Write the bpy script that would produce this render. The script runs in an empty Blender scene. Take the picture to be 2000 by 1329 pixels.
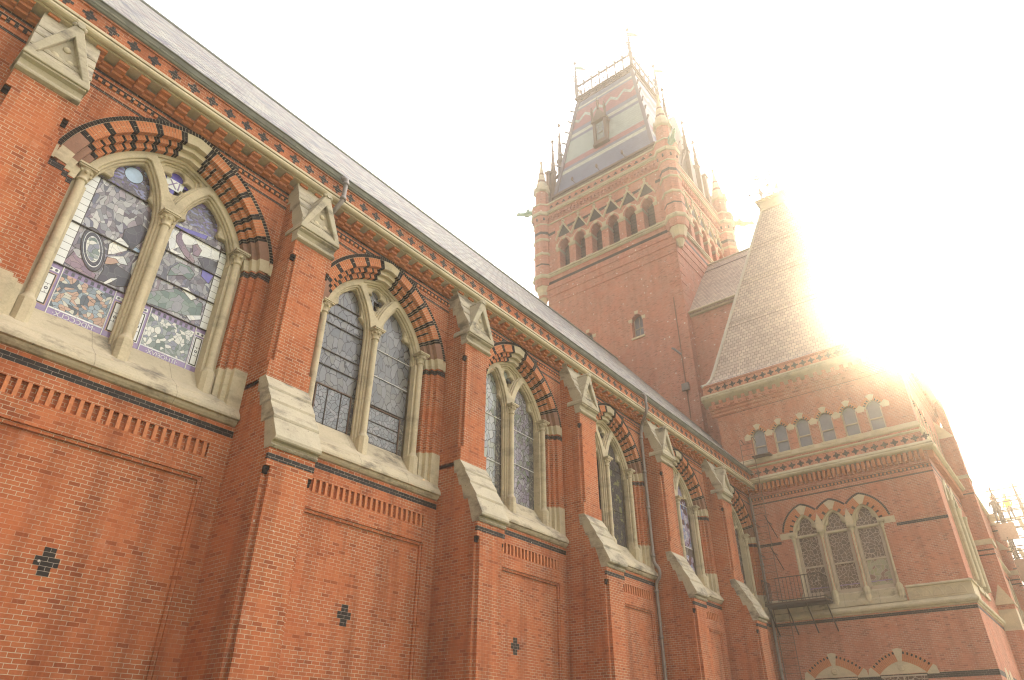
import bpy, bmesh, math, random
from mathutils import Vector, Matrix
random.seed(7)
SC = bpy.context.scene
COL = SC.collection
R_ = math.radians
PI = math.pi

# ------------------------------------------------------------------ camera
CAM = bpy.data.cameras.new("camera")
cam = bpy.data.objects.new("camera", CAM)
COL.objects.link(cam)
CAM.sensor_fit = 'HORIZONTAL'
CAM.sensor_width = 36.0
CAM.lens = 36.0 * 1334.21 / 2000.0
CAM.clip_start = 0.1
CAM.clip_end = 3000
_yaw, _pitch, _roll = 0.676317, 0.5483806, 0.0059170
_D = Vector((math.cos(_pitch) * math.cos(_yaw), math.cos(_pitch) * math.sin(_yaw), math.sin(_pitch)))
_r = _D.cross(Vector((0, 0, 1))).normalized()
_u = _r.cross(_D)
_r2 = math.cos(_roll) * _r + math.sin(_roll) * _u
_u2 = -math.sin(_roll) * _r + math.cos(_roll) * _u
_M = Matrix((( _r2.x, _u2.x, -_D.x), (_r2.y, _u2.y, -_D.y), (_r2.z, _u2.z, -_D.z))).to_4x4()
_M.translation = Vector((-1.1118, -12.6279, 1.65))
cam.matrix_world = _M
SC.camera = cam

# ------------------------------------------------------------------ sky, sun, exposure
HAZE = ((.0017, .1), (.0013, .95))
SKY_MAX = 4.2
SKY_W, SKY_E = .22, 1.3
SKY_LOW, SKY_HIGH = .38, 1.45
SUN_EL, SUN_AZ = R_(30.0), R_(5.5)          # azimuth measured from +x towards +y
W = bpy.data.worlds.new("World")
SC.world = W
W.use_nodes = True
nt = W.node_tree
nt.nodes.clear()
sky = nt.nodes.new("ShaderNodeTexSky")
sky.sky_type = 'NISHITA'
sky.sun_disc = False
sky.sun_elevation = SUN_EL
sky.sun_rotation = R_(90) - SUN_AZ
sky.air_density = 1.0
sky.dust_density = 6.0
sky.ozone_density = 1.0
hs = nt.nodes.new("ShaderNodeHueSaturation")
hs.inputs["Saturation"].default_value = 0.35
bgn = nt.nodes.new("ShaderNodeBackground")
bgn.inputs["Strength"].default_value = 0.15
wo = nt.nodes.new("ShaderNodeOutputWorld")
nt.links.new(sky.outputs[0], hs.inputs["Color"])
sky_cap = nt.nodes.new("ShaderNodeMix"); sky_cap.data_type = 'RGBA'; sky_cap.blend_type = 'DARKEN'      # brightness cap added to the sky: no bright ring round the sun
sky_cap.inputs[0].default_value = 1.0
sky_cap.inputs[7].default_value = (SKY_MAX, SKY_MAX * .985, SKY_MAX * .95, 1)
nt.links.new(hs.outputs[0], sky_cap.inputs[6])
# sky dimming added towards -x, to deepen the shade on west faces
tcw = nt.nodes.new("ShaderNodeTexCoord"); sxw = nt.nodes.new("ShaderNodeSeparateXYZ"); nt.links.new(tcw.outputs["Generated"], sxw.inputs[0])
mrw = nt.nodes.new("ShaderNodeMapRange"); mrw.interpolation_type = 'SMOOTHSTEP'
for i_, v_ in enumerate((-.95, .45, SKY_W, SKY_E)): mrw.inputs[1 + i_].default_value = v_
mrz = nt.nodes.new("ShaderNodeMapRange"); mrz.interpolation_type = 'SMOOTHSTEP'      # dimming added near the horizon too, for darker undersides
for i_, v_ in enumerate((-.02, .62, SKY_LOW, SKY_HIGH)): mrz.inputs[1 + i_].default_value = v_
mlz = nt.nodes.new("ShaderNodeMath"); mlz.operation = 'MULTIPLY'
nt.links.new(sxw.outputs[0], mrw.inputs[0]); nt.links.new(sxw.outputs[2], mrz.inputs[0])
nt.links.new(mrw.outputs[0], mlz.inputs[0]); nt.links.new(mrz.outputs[0], mlz.inputs[1])
vsw = nt.nodes.new("ShaderNodeVectorMath"); vsw.operation = 'SCALE'
nt.links.new(sky_cap.outputs[2], vsw.inputs[0]); nt.links.new(mlz.outputs[0], vsw.inputs["Scale"])
nt.links.new(vsw.outputs[0], bgn.inputs["Color"])
nt.links.new(bgn.outputs[0], wo.inputs["Surface"])

SL = bpy.data.lights.new("sun", 'SUN')
SL.energy = 4.5
SL.angle = R_(0.5)
SL.color = (1.0, 0.86, 0.62)
sun = bpy.data.objects.new("sun", SL)
COL.objects.link(sun)
_sd = Vector((math.cos(SUN_EL) * math.cos(SUN_AZ), math.cos(SUN_EL) * math.sin(SUN_AZ), math.sin(SUN_EL)))
sun.rotation_euler = _sd.to_track_quat('Z', 'Y').to_euler()
sun.location = (60, 10, 60)

SC.view_settings.view_transform = 'Standard'
SC.view_settings.look = 'None'
SC.view_settings.exposure = 2.36
SC.view_settings.gamma = 1.0
SC.cycles.max_bounces = 6
SC.cycles.diffuse_bounces = 3
SC.cycles.volume_bounces = 2
SC.cycles.use_denoising = True
SC.cycles.pixel_filter_type = 'BLACKMAN_HARRIS'
SC.cycles.filter_width = 1.15

# ------------------------------------------------------------------ node helpers
class NT:
    def __init__(s, name):
        s.m = bpy.data.materials.new(name)
        s.m.use_nodes = True
        s.t = s.m.node_tree
        s.t.nodes.clear()
        s.out = s.t.nodes.new("ShaderNodeOutputMaterial")
        s.b = s.t.nodes.new("ShaderNodeBsdfPrincipled")
        s.t.links.new(s.b.outputs[0], s.out.inputs[0])
    def n(s, typ, **kw):
        o = s.t.nodes.new("ShaderNode" + typ)
        for k, v in kw.items():
            setattr(o, k, v)
        return o
    def l(s, a, b):
        s.t.links.new(a, b)
    def setin(s, sock, v):
        if hasattr(v, "is_linked") or hasattr(v, "links"):
            s.l(v, sock)
        else:
            sock.default_value = v
    def math(s, op, a, b=0.0, c=0.0):
        o = s.n("Math", operation=op)
        s.setin(o.inputs[0], a); s.setin(o.inputs[1], b); s.setin(o.inputs[2], c)
        return o.outputs[0]
    def mix(s, fac, a, b, blend='MIX'):
        o = s.n("Mix", data_type='RGBA', blend_type=blend)
        s.setin(o.inputs[0], fac)
        s.setin(o.inputs[6], a if not isinstance(a, tuple) else a + (1,) * (4 - len(a)))
        s.setin(o.inputs[7], b if not isinstance(b, tuple) else b + (1,) * (4 - len(b)))
        return o.outputs[2]
    def ramp(s, fac, stops, interp='LINEAR'):
        o = s.n("ValToRGB")
        o.color_ramp.interpolation = interp
        e = o.color_ramp.elements
        while len(e) > 1: e.remove(e[-1])
        e[0].position, e[0].color = stops[0][0], tuple(stops[0][1]) + (1,)
        for p, c in stops[1:]:
            x = e.new(p); x.color = tuple(c) + (1,)
        s.setin(o.inputs[0], fac)
        return o.outputs[0]
    def noise(s, vec, scale, detail=4, rough=.55):
        o = s.n("TexNoise")
        o.inputs["Scale"].default_value = scale
        o.inputs["Detail"].default_value = detail
        o.inputs["Roughness"].default_value = rough
        if vec is not None: s.l(vec, o.inputs["Vector"])
        return o.outputs[0]
    def pos(s):
        g = s.n("NewGeometry")
        x = s.n("SeparateXYZ"); s.l(g.outputs["Position"], x.inputs[0])
        y = s.n("SeparateXYZ"); s.l(g.outputs["True Normal"], y.inputs[0])
        return g.outputs["Position"], x.outputs, y.outputs
    def comb(s, a, b, c=0.0):
        o = s.n("CombineXYZ")
        s.setin(o.inputs[0], a); s.setin(o.inputs[1], b); s.setin(o.inputs[2], c)
        return o.outputs[0]
    def wallvec(s):
        p, x, n = s.pos()
        ax = s.math('ABSOLUTE', n[0]); ay = s.math('ABSOLUTE', n[1]); az = s.math('ABSOLUTE', n[2])
        selx = s.math('GREATER_THAN', ax, ay)
        u = s.math('ADD', s.math('MULTIPLY', x[1], selx), s.math('MULTIPLY', x[0], s.math('SUBTRACT', 1.0, selx)))
        up = s.math('GREATER_THAN', az, 0.8)
        v = s.math('ADD', s.math('MULTIPLY', x[1], up), s.math('MULTIPLY', x[2], s.math('SUBTRACT', 1.0, up)))
        return s.comb(u, v), p, x, n
    def bump(s, h, strength=.4, dist=.02):
        o = s.n("Bump")
        o.inputs["Strength"].default_value = strength
        o.inputs["Distance"].default_value = dist
        s.l(h, o.inputs["Height"])
        s.l(o.outputs[0], s.b.inputs["Normal"])

BH, BW = 0.0735, 0.1905
def brick_mat(name, tones, mortar, speck=0.0, stain=0.35, rough=.85, mort=.0055, pale=0.0, drip=1.0):
    s = NT(name)
    vec, p, x, n = s.wallvec()
    b = s.n("TexBrick")
    b.offset = .5
    b.inputs["Color1"].default_value = (0, 0, 0, 1)
    b.inputs["Color2"].default_value = (1, 1, 1, 1)
    b.inputs["Mortar"].default_value = (.5, .5, .5, 1)
    b.inputs["Scale"].default_value = 1.0
    b.inputs["Mortar Size"].default_value = mort
    b.inputs["Mortar Smooth"].default_value = .2
    b.inputs["Brick Width"].default_value = BW
    b.inputs["Row Height"].default_value = BH
    dv = s.n("VectorMath", operation='ADD')
    nz = s.n("TexNoise"); nz.inputs["Scale"].default_value = 9.0; nz.inputs["Detail"].default_value = 2
    s.l(p, nz.inputs["Vector"])
    sc = s.n("VectorMath", operation='SCALE'); sc.inputs["Scale"].default_value = .010
    sb = s.n("VectorMath", operation='SUBTRACT'); sb.inputs[1].default_value = (.5, .5, .5)
    s.l(nz.outputs["Color"], sb.inputs[0]); s.l(sb.outputs[0], sc.inputs[0])
    s.l(vec, dv.inputs[0]); s.l(sc.outputs[0], dv.inputs[1])
    s.l(dv.outputs[0], b.inputs["Vector"])
    k = len(tones)
    col = s.ramp(b.outputs["Color"], [(i / (k - 1), t) for i, t in enumerate(tones)])
    big = s.noise(p, .55, 5, .6)
    fine = s.noise(p, 38, 3, .6)
    mul = s.math('ADD', s.math('MULTIPLY', big, stain * 1.6), 1 - stain * .8)
    mul = s.math('MULTIPLY', mul, s.math('ADD', s.math('MULTIPLY', fine, .34), .83))
    vm = s.n("VectorMath", operation='SCALE'); s.l(col, vm.inputs[0]); s.l(mul, vm.inputs["Scale"])
    col = vm.outputs[0]
    # some joints pointed paler, some washed back to the brick colour
    wash = s.ramp(s.noise(p, 1.1, 4, .65), [(.44, (1, 1, 1)), (.60, (.28, .28, .28))])
    fac = s.math('MULTIPLY', b.outputs["Fac"], wash)
    col = s.mix(fac, col, mortar)
    # rain streaks and soot, stretched downwards; a few very dark or spalled bricks
    mp = s.n("Mapping"); mp.inputs["Scale"].default_value = (2.6, 2.6, .22); s.l(p, mp.inputs[0])
    sk = s.ramp(s.noise(mp.outputs[0], 1.0, 5, .6), [(.46, (1, 1, 1)), (.68, (1 - .34 * drip, 1 - .38 * drip, 1 - .40 * drip))])
    col = s.mix(1.0, col, sk, 'MULTIPLY')
    wn = s.ramp(b.outputs["Color"], [(.0, (.80, .77, .77)), (.045, (.80, .77, .77)), (.08, (1, 1, 1)), (.93, (1, 1, 1)), (.97, (1.12, 1.16, 1.2))])
    col = s.mix(s.math('SUBTRACT', 1.0, b.outputs["Fac"]), col, s.mix(1.0, col, wn, 'MULTIPLY'))
    fv = s.n("TexVoronoi"); fv.inputs["Scale"].default_value = 1.9; s.l(p, fv.inputs["Vector"])
    fl = s.ramp(s.math('ADD', fv.outputs["Distance"], s.math('MULTIPLY', fine, .06)), [(.055, (.8, .8, .8)), (.075, (0, 0, 0))])
    col = s.mix(fl, col, (.62, .56, .48))
    if pale:
        # lime bloom
        pm = s.ramp(s.noise(p, 2.3, 6, .7), [(.60, (0, 0, 0)), (.78, (pale, pale, pale))])
        col = s.mix(pm, col, (.55, .45, .36))
    if speck:
        v = s.n("TexVoronoi"); v.inputs["Scale"].default_value = 2.2
        s.l(p, v.inputs["Vector"])
        m = s.ramp(v.outputs["Distance"], [(.10, (1, 1, 1)), (.15, (0, 0, 0))])
        m2 = s.ramp(s.noise(p, .35, 3), [(.42, (0, 0, 0)), (.62, (speck, speck, speck))])
        col = s.mix(s.math('MULTIPLY', m, m2), col, (.75, .68, .6))
    s.l(col, s.b.inputs["Base Color"])
    s.b.inputs["Roughness"].default_value = rough
    s.b.inputs["Specular IOR Level"].default_value = .2
    h = s.math('SUBTRACT', s.math('MULTIPLY', fine, .35), b.outputs["Fac"])
    s.bump(h, .55, .012)
    return s.m

def stone_mat(name, c, dark, blocks=None, soot=.5, pits=0.0):
    s = NT(name)
    vec, p, x, n = s.wallvec()
    a = s.noise(p, 1.7, 6, .65)
    f = s.noise(p, 26, 4, .6)
    col = s.mix(s.ramp(a, [(.35, (0, 0, 0)), (.75, (1, 1, 1))]), c, tuple(v * .78 for v in c))
    mul = s.math('ADD', s.math('MULTIPLY', f, .4), .8)
    vm = s.n("VectorMath", operation='SCALE'); s.l(col, vm.inputs[0]); s.l(mul, vm.inputs["Scale"])
    col = vm.outputs[0]
    st = s.n("Mapping"); st.inputs["Scale"].default_value = (1.1, 1.1, 2.4)
    s.l(p, st.inputs[0])
    so = s.ramp(s.noise(st.outputs[0], .9, 7, .68), [(.51, (0, 0, 0)), (.66, (soot, soot, soot))])
    col = s.mix(so, col, dark)
    if pits:
        v = s.noise(p, 17, 3, .7)
        col = s.mix(s.ramp(v, [(.66, (0, 0, 0)), (.72, (pits, pits, pits))]), col, tuple(d * .6 for d in dark))
    if blocks:
        b = s.n("TexBrick"); b.offset = .37
        b.inputs["Scale"].default_value = 1.0
        b.inputs["Mortar Size"].default_value = .006
        b.inputs["Brick Width"].default_value = blocks[0]
        b.inputs["Row Height"].default_value = blocks[1]
        s.l(vec, b.inputs["Vector"])
        col = s.mix(s.math('MULTIPLY', b.outputs["Fac"], .55), col, tuple(d for d in dark))
    s.l(col, s.b.inputs["Base Color"])
    s.b.inputs["Roughness"].default_value = .9
    s.bump(f, .35, .012)
    return s.m

def plain_mat(name, c, rough=.6, metal=0.0, var=.3, scale=6.0, spec=.5):
    s = NT(name)
    p, x, n = s.pos()
    f = s.noise(p, scale, 5, .6)
    mul = s.math('ADD', s.math('MULTIPLY', f, var * 2), 1 - var)
    vm = s.n("VectorMath", operation='SCALE'); vm.inputs[0].default_value = c; s.l(mul, vm.inputs["Scale"])
    s.l(vm.outputs[0], s.b.inputs["Base Color"])
    s.b.inputs["Roughness"].default_value = rough
    s.b.inputs["Metallic"].default_value = metal
    s.b.inputs["Specular IOR Level"].default_value = spec
    return s.m

def glass_mat(name, cells, lead=(.03, .03, .035), scale=7.0, lw=.035, big=None, rough=.18, stretch=1.0, patch=None):
    """leaded glass: irregular panes between lead lines"""
    s = NT(name)
    vec, p, x, n = s.wallvec()
    mp = s.n("Mapping"); mp.inputs["Scale"].default_value = (1, 1 / stretch, 1)
    s.l(vec, mp.inputs[0])
    nz = s.n("TexNoise"); nz.inputs["Scale"].default_value = 2.6; nz.inputs["Detail"].default_value = 2
    s.l(mp.outputs[0], nz.inputs["Vector"])
    sc = s.n("VectorMath", operation='SCALE'); sc.inputs["Scale"].default_value = .35
    s.l(nz.outputs["Color"], sc.inputs[0])
    ad = s.n("VectorMath", operation='ADD'); s.l(mp.outputs[0], ad.inputs[0]); s.l(sc.outputs[0], ad.inputs[1])
    v = s.n("TexVoronoi", feature='DISTANCE_TO_EDGE', voronoi_dimensions='2D'); v.inputs["Scale"].default_value = scale
    w = s.n("TexVoronoi", voronoi_dimensions='2D'); w.inputs["Scale"].default_value = scale
    s.l(ad.outputs[0], v.inputs["Vector"]); s.l(ad.outputs[0], w.inputs["Vector"])
    sep = s.n("SeparateColor"); s.l(w.outputs["Color"], sep.inputs[0])
    k = len(cells)
    col = s.ramp(sep.outputs[0], [(i / k, c) for i, c in enumerate(cells)], 'CONSTANT')
    if big:
        g = s.noise(vec, 1.5, 2, .5)
        k2 = len(big)
        c2 = s.ramp(s.math('ADD', s.math('MULTIPLY', sep.outputs[1], .35), s.math('MULTIPLY', g, .65)),
                    [(.2 + .6 * i / k2, c) for i, c in enumerate(big)], 'CONSTANT')
        col = s.mix(.55, col, c2)
    if patch:
        col = s.mix(s.ramp(s.noise(vec, 3.1, 3, .6), [(.55, (0, 0, 0)), (.6, (1, 1, 1))]), col, patch)
    f = s.noise(p, 16, 4, .7)
    mul = s.math('ADD', s.math('MULTIPLY', f, .5), .75)
    vm = s.n("VectorMath", operation='SCALE'); s.l(col, vm.inputs[0]); s.l(mul, vm.inputs["Scale"])
    m = s.ramp(v.outputs["Distance"], [(lw * .55, (1, 1, 1)), (lw, (0, 0, 0))])
    col = s.mix(m, vm.outputs[0], lead)
    s.l(col, s.b.inputs["Base Color"])
    s.b.inputs["Roughness"].default_value = rough
    s.b.inputs["Specular IOR Level"].default_value = .3
    s.bump(s.noise(vec, 5, 2), .12, .02)
    return s.m

def slate_mat(name, tones, rw=.28, rh=.2, k=1.27, gap=.012, rough=.75, streak=0.0):
    s = NT(name)
    p, x, n = s.pos()
    ax = s.math('GREATER_THAN', s.math('ABSOLUTE', n[0]), s.math('ABSOLUTE', n[1]))
    u = s.math('ADD', s.math('MULTIPLY', x[1], ax), s.math('MULTIPLY', x[0], s.math('SUBTRACT', 1.0, ax)))
    b = s.n("TexBrick"); b.offset = .5
    b.inputs["Color1"].default_value = (0, 0, 0, 1); b.inputs["Color2"].default_value = (1, 1, 1, 1)
    b.inputs["Mortar"].default_value = (.5, .5, .5, 1)
    b.inputs["Scale"].default_value = 1.0
    b.inputs["Mortar Size"].default_value = gap
    b.inputs["Brick Width"].default_value = rw
    b.inputs["Row Height"].default_value = rh
    s.l(s.comb(u, s.math('MULTIPLY', x[2], k)), b.inputs["Vector"])
    kk = len(tones)
    col = s.ramp(b.outputs["Color"], [(i / kk, t) for i, t in enumerate(tones)], 'CONSTANT')
    big = s.noise(p, .8, 5, .6)
    mul = s.math('ADD', s.math('MULTIPLY', big, .5), .75)
    vm = s.n("VectorMath", operation='SCALE'); s.l(col, vm.inputs[0]); s.l(mul, vm.inputs["Scale"])
    col = vm.outputs[0]
    if streak:
        mp = s.n("Mapping"); mp.inputs["Scale"].default_value = (.75, 2.0, 5.5); s.l(p, mp.inputs[0])
        st = s.noise(mp.outputs[0], 1.6, 6, .7)
        col = s.mix(s.ramp(st, [(.50, (0, 0, 0)), (.60, (streak,) * 3)]), col, (.085, .075, .085))
        col = s.mix(s.ramp(st, [(.34, (streak * .8,) * 3), (.42, (0, 0, 0))]), col, (.26, .15, .13))
    col = s.mix(s.math('MULTIPLY', b.outputs["Fac"], .7), col, (.05, .045, .045))
    s.l(col, s.b.inputs["Base Color"])
    s.b.inputs["Roughness"].default_value = rough
    s.bump(s.math('SUBTRACT', 1.0, b.outputs["Fac"]), .5, .015)
    return s.m

def banded_slate(name):
    """tower slates laid in coloured courses, with a zigzag"""
    s = NT(name)
    p, x, n = s.pos()
    ax = s.math('GREATER_THAN', s.math('ABSOLUTE', n[0]), s.math('ABSOLUTE', n[1]))
    u = s.math('ADD', s.math('MULTIPLY', x[1], ax), s.math('MULTIPLY', x[0], s.math('SUBTRACT', 1.0, ax)))
    pur, cre, red, gre = (.20, .205, .29), (.52, .52, .45), (.40, .16, .16), (.40, .45, .42)
    rows = [(46.0, pur), (49.05, cre), (49.55, pur), (49.9, red), (50.65, gre), (53.75, pur), (54.15, cre), (54.7, pur),
            (55.3, red), (58.35, pur), (58.62, cre), (58.95, pur)]
    f = s.math('DIVIDE', s.math('SUBTRACT', x[2], 46.0), 14.0)
    col = s.ramp(f, [((z - 46.0) / 14.0, c) for z, c in rows], 'CONSTANT')
    zig = s.math('PINGPONG', s.math('ADD', u, .15), .75)
    zz = s.math('SUBTRACT', x[2], s.math('ADD', 56.45, s.math('MULTIPLY', zig, 1.1)))
    m = s.math('LESS_THAN', s.math('ABSOLUTE', zz), .24)
    m = s.math('MULTIPLY', m, s.math('GREATER_THAN', x[2], 55.6))
    col = s.mix(m, col, gre)
    b = s.n("TexBrick"); b.offset = .5
    b.inputs["Color1"].default_value = (.8, .8, .8, 1); b.inputs["Color2"].default_value = (1.15, 1.15, 1.15, 1)
    b.inputs["Mortar"].default_value = (.45, .45, .45, 1)
    b.inputs["Scale"].default_value = 1.0
    b.inputs["Mortar Size"].default_value = .016
    b.inputs["Brick Width"].default_value = .2
    b.inputs["Row Height"].default_value = .17
    s.l(s.comb(u, x[2]), b.inputs["Vector"])
    col = s.mix(1.0, col, b.outputs["Color"], 'MULTIPLY')
    mul = s.math('ADD', s.math('MULTIPLY', s.noise(p, .9, 5), .4), .8)
    vm = s.n("VectorMath", operation='SCALE'); s.l(col, vm.inputs[0]); s.l(mul, vm.inputs["Scale"])
    s.l(vm.outputs[0], s.b.inputs["Base Color"])
    s.b.inputs["Roughness"].default_value = .7
    return s.m

MORTAR = (.50, .405, .28)
M = {}
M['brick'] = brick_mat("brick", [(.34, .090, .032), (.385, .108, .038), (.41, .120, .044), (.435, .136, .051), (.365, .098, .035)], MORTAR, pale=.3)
M['towerbrick'] = brick_mat("tower_brick", [(.42, .155, .10), (.48, .19, .125), (.52, .215, .145), (.45, .17, .11)], (.56, .42, .33), speck=1.0, pale=.25, drip=.35)  # paled and pinked: sun glare over the tower put into the brick colour
M['pavbrick'] = brick_mat("pavilion_brick", [(.40, .135, .078), (.46, .165, .095), (.50, .19, .112), (.43, .15, .085)], (.60, .47, .36), pale=.3, drip=.5)  # hall brick made paler, with the veil of glare put into its tones
M['blackbrick'] = brick_mat("black_brick", [(.007, .006, .006), (.011, .009, .0085), (.018, .015, .013)], (.36, .30, .23), stain=.2, rough=.6, mort=.0038)
M['voussoir'] = plain_mat("voussoir_brick", (.48, .165, .060), .85, var=.4, scale=14)
M['voussoirdark'] = plain_mat("voussoir_black", (.010, .0085, .008), .75, var=.4, scale=14, spec=.15)
M['mortar'] = plain_mat("mortar", MORTAR, .95, var=.15)
M['stone'] = stone_mat("buff_stone", (.53, .445, .295), (.11, .09, .065), soot=.4)
M['sillstone'] = stone_mat("sill_stone", (.48, .405, .275), (.07, .058, .046), blocks=(1.55, 3.1), soot=.8)
M['capstone'] = stone_mat("weathered_stone", (.43, .37, .262), (.055, .047, .04), soot=.75, pits=.8)
M['brownstone'] = stone_mat("brown_stone", (.27, .14, .09), (.08, .05, .04), soot=.3)
M['palestone'] = stone_mat("pale_stone", (.60, .49, .33), (.16, .13, .10), soot=.25)
M['slate'] = slate_mat("nave_slate", [(.33, .31, .25), (.38, .35, .27), (.27, .26, .22), (.41, .38, .29), (.21, .13, .125), (.35, .33, .26), (.10, .10, .125), (.34, .32, .25), (.22, .22, .22)], streak=.75, rw=.36, rh=.24, gap=.02)
M['wingslate'] = slate_mat("pavilion_slate", [(.44, .33, .26), (.48, .36, .28), (.40, .29, .23), (.50, .39, .30)], rw=.26, rh=.24, k=1.0, gap=.014)  # peach tones: brightening by haze put into the slate colour
M['towerslate'] = banded_slate("tower_slate")
M['palelead'] = plain_mat("pale_lead", (.46, .40, .32), .6, var=.25)
M['copper'] = plain_mat("weathered_copper", (.17, .175, .155), .6, .3, var=.55, scale=3.0)
M['verdigris'] = plain_mat("verdigris", (.22, .36, .28), .7, .2, var=.4)
M['lead'] = plain_mat("lead_pipe", (.21, .18, .16), .5, .4, var=.35)
M['iron'] = plain_mat("dark_iron", (.075, .055, .045), .6, .5, var=.35)
M['ladderiron'] = plain_mat("brown_iron", (.17, .105, .075), .7, .3, var=.3)
M['rust'] = plain_mat("rusty_iron", (.10, .055, .035), .75, .3, var=.45)
M['brownmetal'] = plain_mat("brown_painted_metal", (.16, .10, .065), .6, .2, var=.3)
M['crest'] = plain_mat("grey_painted_iron", (.16, .13, .14), .55, .3, var=.25)
M['darkin'] = plain_mat("dark_interior", (.035, .022, .016), .9, var=.3)
M['louvre'] = plain_mat("dark_louvre_wood", (.09, .05, .032), .85, var=.3)
M['sash'] = plain_mat("painted_sash", (.42, .33, .24), .6, var=.15)
M['bar'] = plain_mat("saddle_bar", (.045, .035, .028), .6, .4, var=.3)
M['whiteframe'] = plain_mat("pale_glazing_bar", (.62, .60, .56), .5, var=.1)
M['plainglass'] = plain_mat("window_glass", (.16, .16, .18), .08, var=.3, spec=.8)
M['grass'] = plain_mat("grass", (.06, .09, .03), .95, var=.5, scale=3)
M['paving'] = plain_mat("paving", (.30, .25, .20), .9, var=.2)
# stained glass of the nearest window
M['g_story'] = glass_mat("pictorial_glass", [(.50, .49, .47), (.13, .13, .15), (.24, .23, .25), (.09, .09, .11), (.33, .27, .31), (.16, .17, .25), (.40, .42, .41)],
                         lead=(.05, .045, .05), scale=9.5, lw=.03, big=[(.08, .08, .09), (.30, .27, .29), (.13, .13, .16), (.52, .51, .49), (.16, .12, .14), (.3, .31, .33)], stretch=1.6)
M['g_leaf'] = glass_mat("branching_glass", [(.08, .07, .10), (.16, .13, .33), (.14, .13, .14), (.22, .24, .42), (.10, .09, .11)], lead=(.20, .18, .18), scale=13, lw=.06, stretch=.6)
M['g_white'] = glass_mat("white_quarries", [(.66, .67, .66), (.72, .72, .69), (.6, .62, .64)], lead=(.2, .2, .22), scale=3.0, lw=.012)
M['g_white2'] = glass_mat("opal_glass", [(.70, .70, .66), (.66, .67, .66), (.72, .71, .65)], lead=(.22, .22, .24), scale=4.5, lw=.016)
M['g_violet'] = plain_mat("violet_glass", (.25, .18, .32), .2, var=.35, scale=9)
M['g_blue'] = plain_mat("blue_glass", (.10, .08, .38), .15, var=.4, scale=7)
M['g_sky'] = plain_mat("pale_blue_glass", (.34, .46, .60), .2, var=.35, scale=6)
M['g_slate'] = glass_mat("slate_glass", [(.07, .07, .085), (.10, .10, .115), (.085, .08, .10)], lead=(.19, .18, .18), scale=5.0, lw=.018)
M['g_mauve'] = glass_mat("mauve_glass", [(.27, .19, .23), (.22, .16, .21), (.30, .22, .24)], lead=(.06, .05, .06), scale=6.0, lw=.022)
M['g_tan'] = plain_mat("tan_glass", (.45, .28, .20), .25, var=.3, scale=9)
M['g_green'] = glass_mat("green_glass", [(.20, .26, .22), (.25, .29, .27), (.15, .20, .18), (.28, .28, .30)], lead=(.06, .07, .06), scale=6.5, lw=.025)
M['g_small'] = glass_mat("small_scene_glass", [(.45, .30, .22), (.20, .24, .27), (.52, .50, .42), (.10, .12, .14), (.28, .34, .38), (.48, .32, .24)], lead=(.05, .05, .05), scale=12, lw=.05)
M['g_small2'] = glass_mat("green_scene_glass", [(.64, .63, .57), (.20, .24, .22), (.15, .19, .17), (.30, .33, .32), (.62, .61, .56), (.24, .25, .30)], lead=(.09, .11, .10), scale=12, lw=.05)
M['g_letter'] = plain_mat("letter_glass", (.56, .54, .55), .3, var=.05)
M['g_opal'] = plain_mat("plain_opal_glass", (.70, .70, .66), .25, var=.12, scale=9)
M['g_b1'] = glass_mat("grey_leaded_glass", [(.13, .13, .138), (.17, .17, .175), (.11, .115, .125), (.15, .147, .14)], lead=(.012, .012, .013), scale=5.6, lw=.055, stretch=1.6)
M['g_b1fine'] = glass_mat("fine_leaded_glass", [(.17, .18, .19), (.21, .21, .22), (.14, .15, .165)], lead=(.012, .012, .013), scale=8.5, lw=.07)
M['g_b1dark'] = glass_mat("dark_border_glass", [(.07, .07, .075), (.15, .14, .13), (.10, .10, .09), (.22, .21, .17)], scale=17, lw=.06, lead=(.02, .02, .02))
M['g_b2'] = glass_mat("pale_leaded_glass", [(.25, .27, .27), (.30, .31, .30), (.21, .23, .25), (.24, .26, .22)], lead=(.02, .02, .02), scale=6, lw=.055, stretch=1.5)
M['g_b2r'] = glass_mat("green_violet_glass", [(.20, .18, .22), (.24, .25, .24), (.12, .15, .10), (.28, .27, .29)], lead=(.015, .015, .015), scale=7, lw=.055, big=[(.09, .12, .07), (.20, .17, .22), (.29, .28, .29)])
M['g_b3'] = glass_mat("dark_vine_glass", [(.06, .055, .06), (.08, .07, .072), (.055, .05, .05)], lead=(.02, .02, .02), scale=9, lw=.035, patch=(.17, .17, .08))
M['g_b4'] = glass_mat("violet_scene_glass", [(.34, .30, .42), (.22, .26, .40), (.44, .42, .48), (.12, .06, .07), (.28, .22, .32)], lead=(.05, .05, .05), scale=6, lw=.03)
M['g_b4b'] = plain_mat("bright_blue_glass", (.10, .24, .55), .2, var=.3)
M['g_b5'] = glass_mat("dark_red_glass", [(.07, .05, .05), (.13, .11, .10), (.09, .07, .07), (.20, .18, .16)], lead=(.025, .02, .02), scale=8, lw=.03)
M['g_t'] = glass_mat("brown_quarry_glass", [(.12, .075, .055), (.15, .095, .07), (.11, .07, .055)], lead=(.42, .33, .26), scale=6.0, lw=.085)
M['g_t3'] = glass_mat("yellow_quarry_glass", [(.30, .28, .16), (.26, .24, .17), (.22, .13, .10), (.32, .30, .20)], lead=(.42, .33, .26), scale=6, lw=.07)

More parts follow.
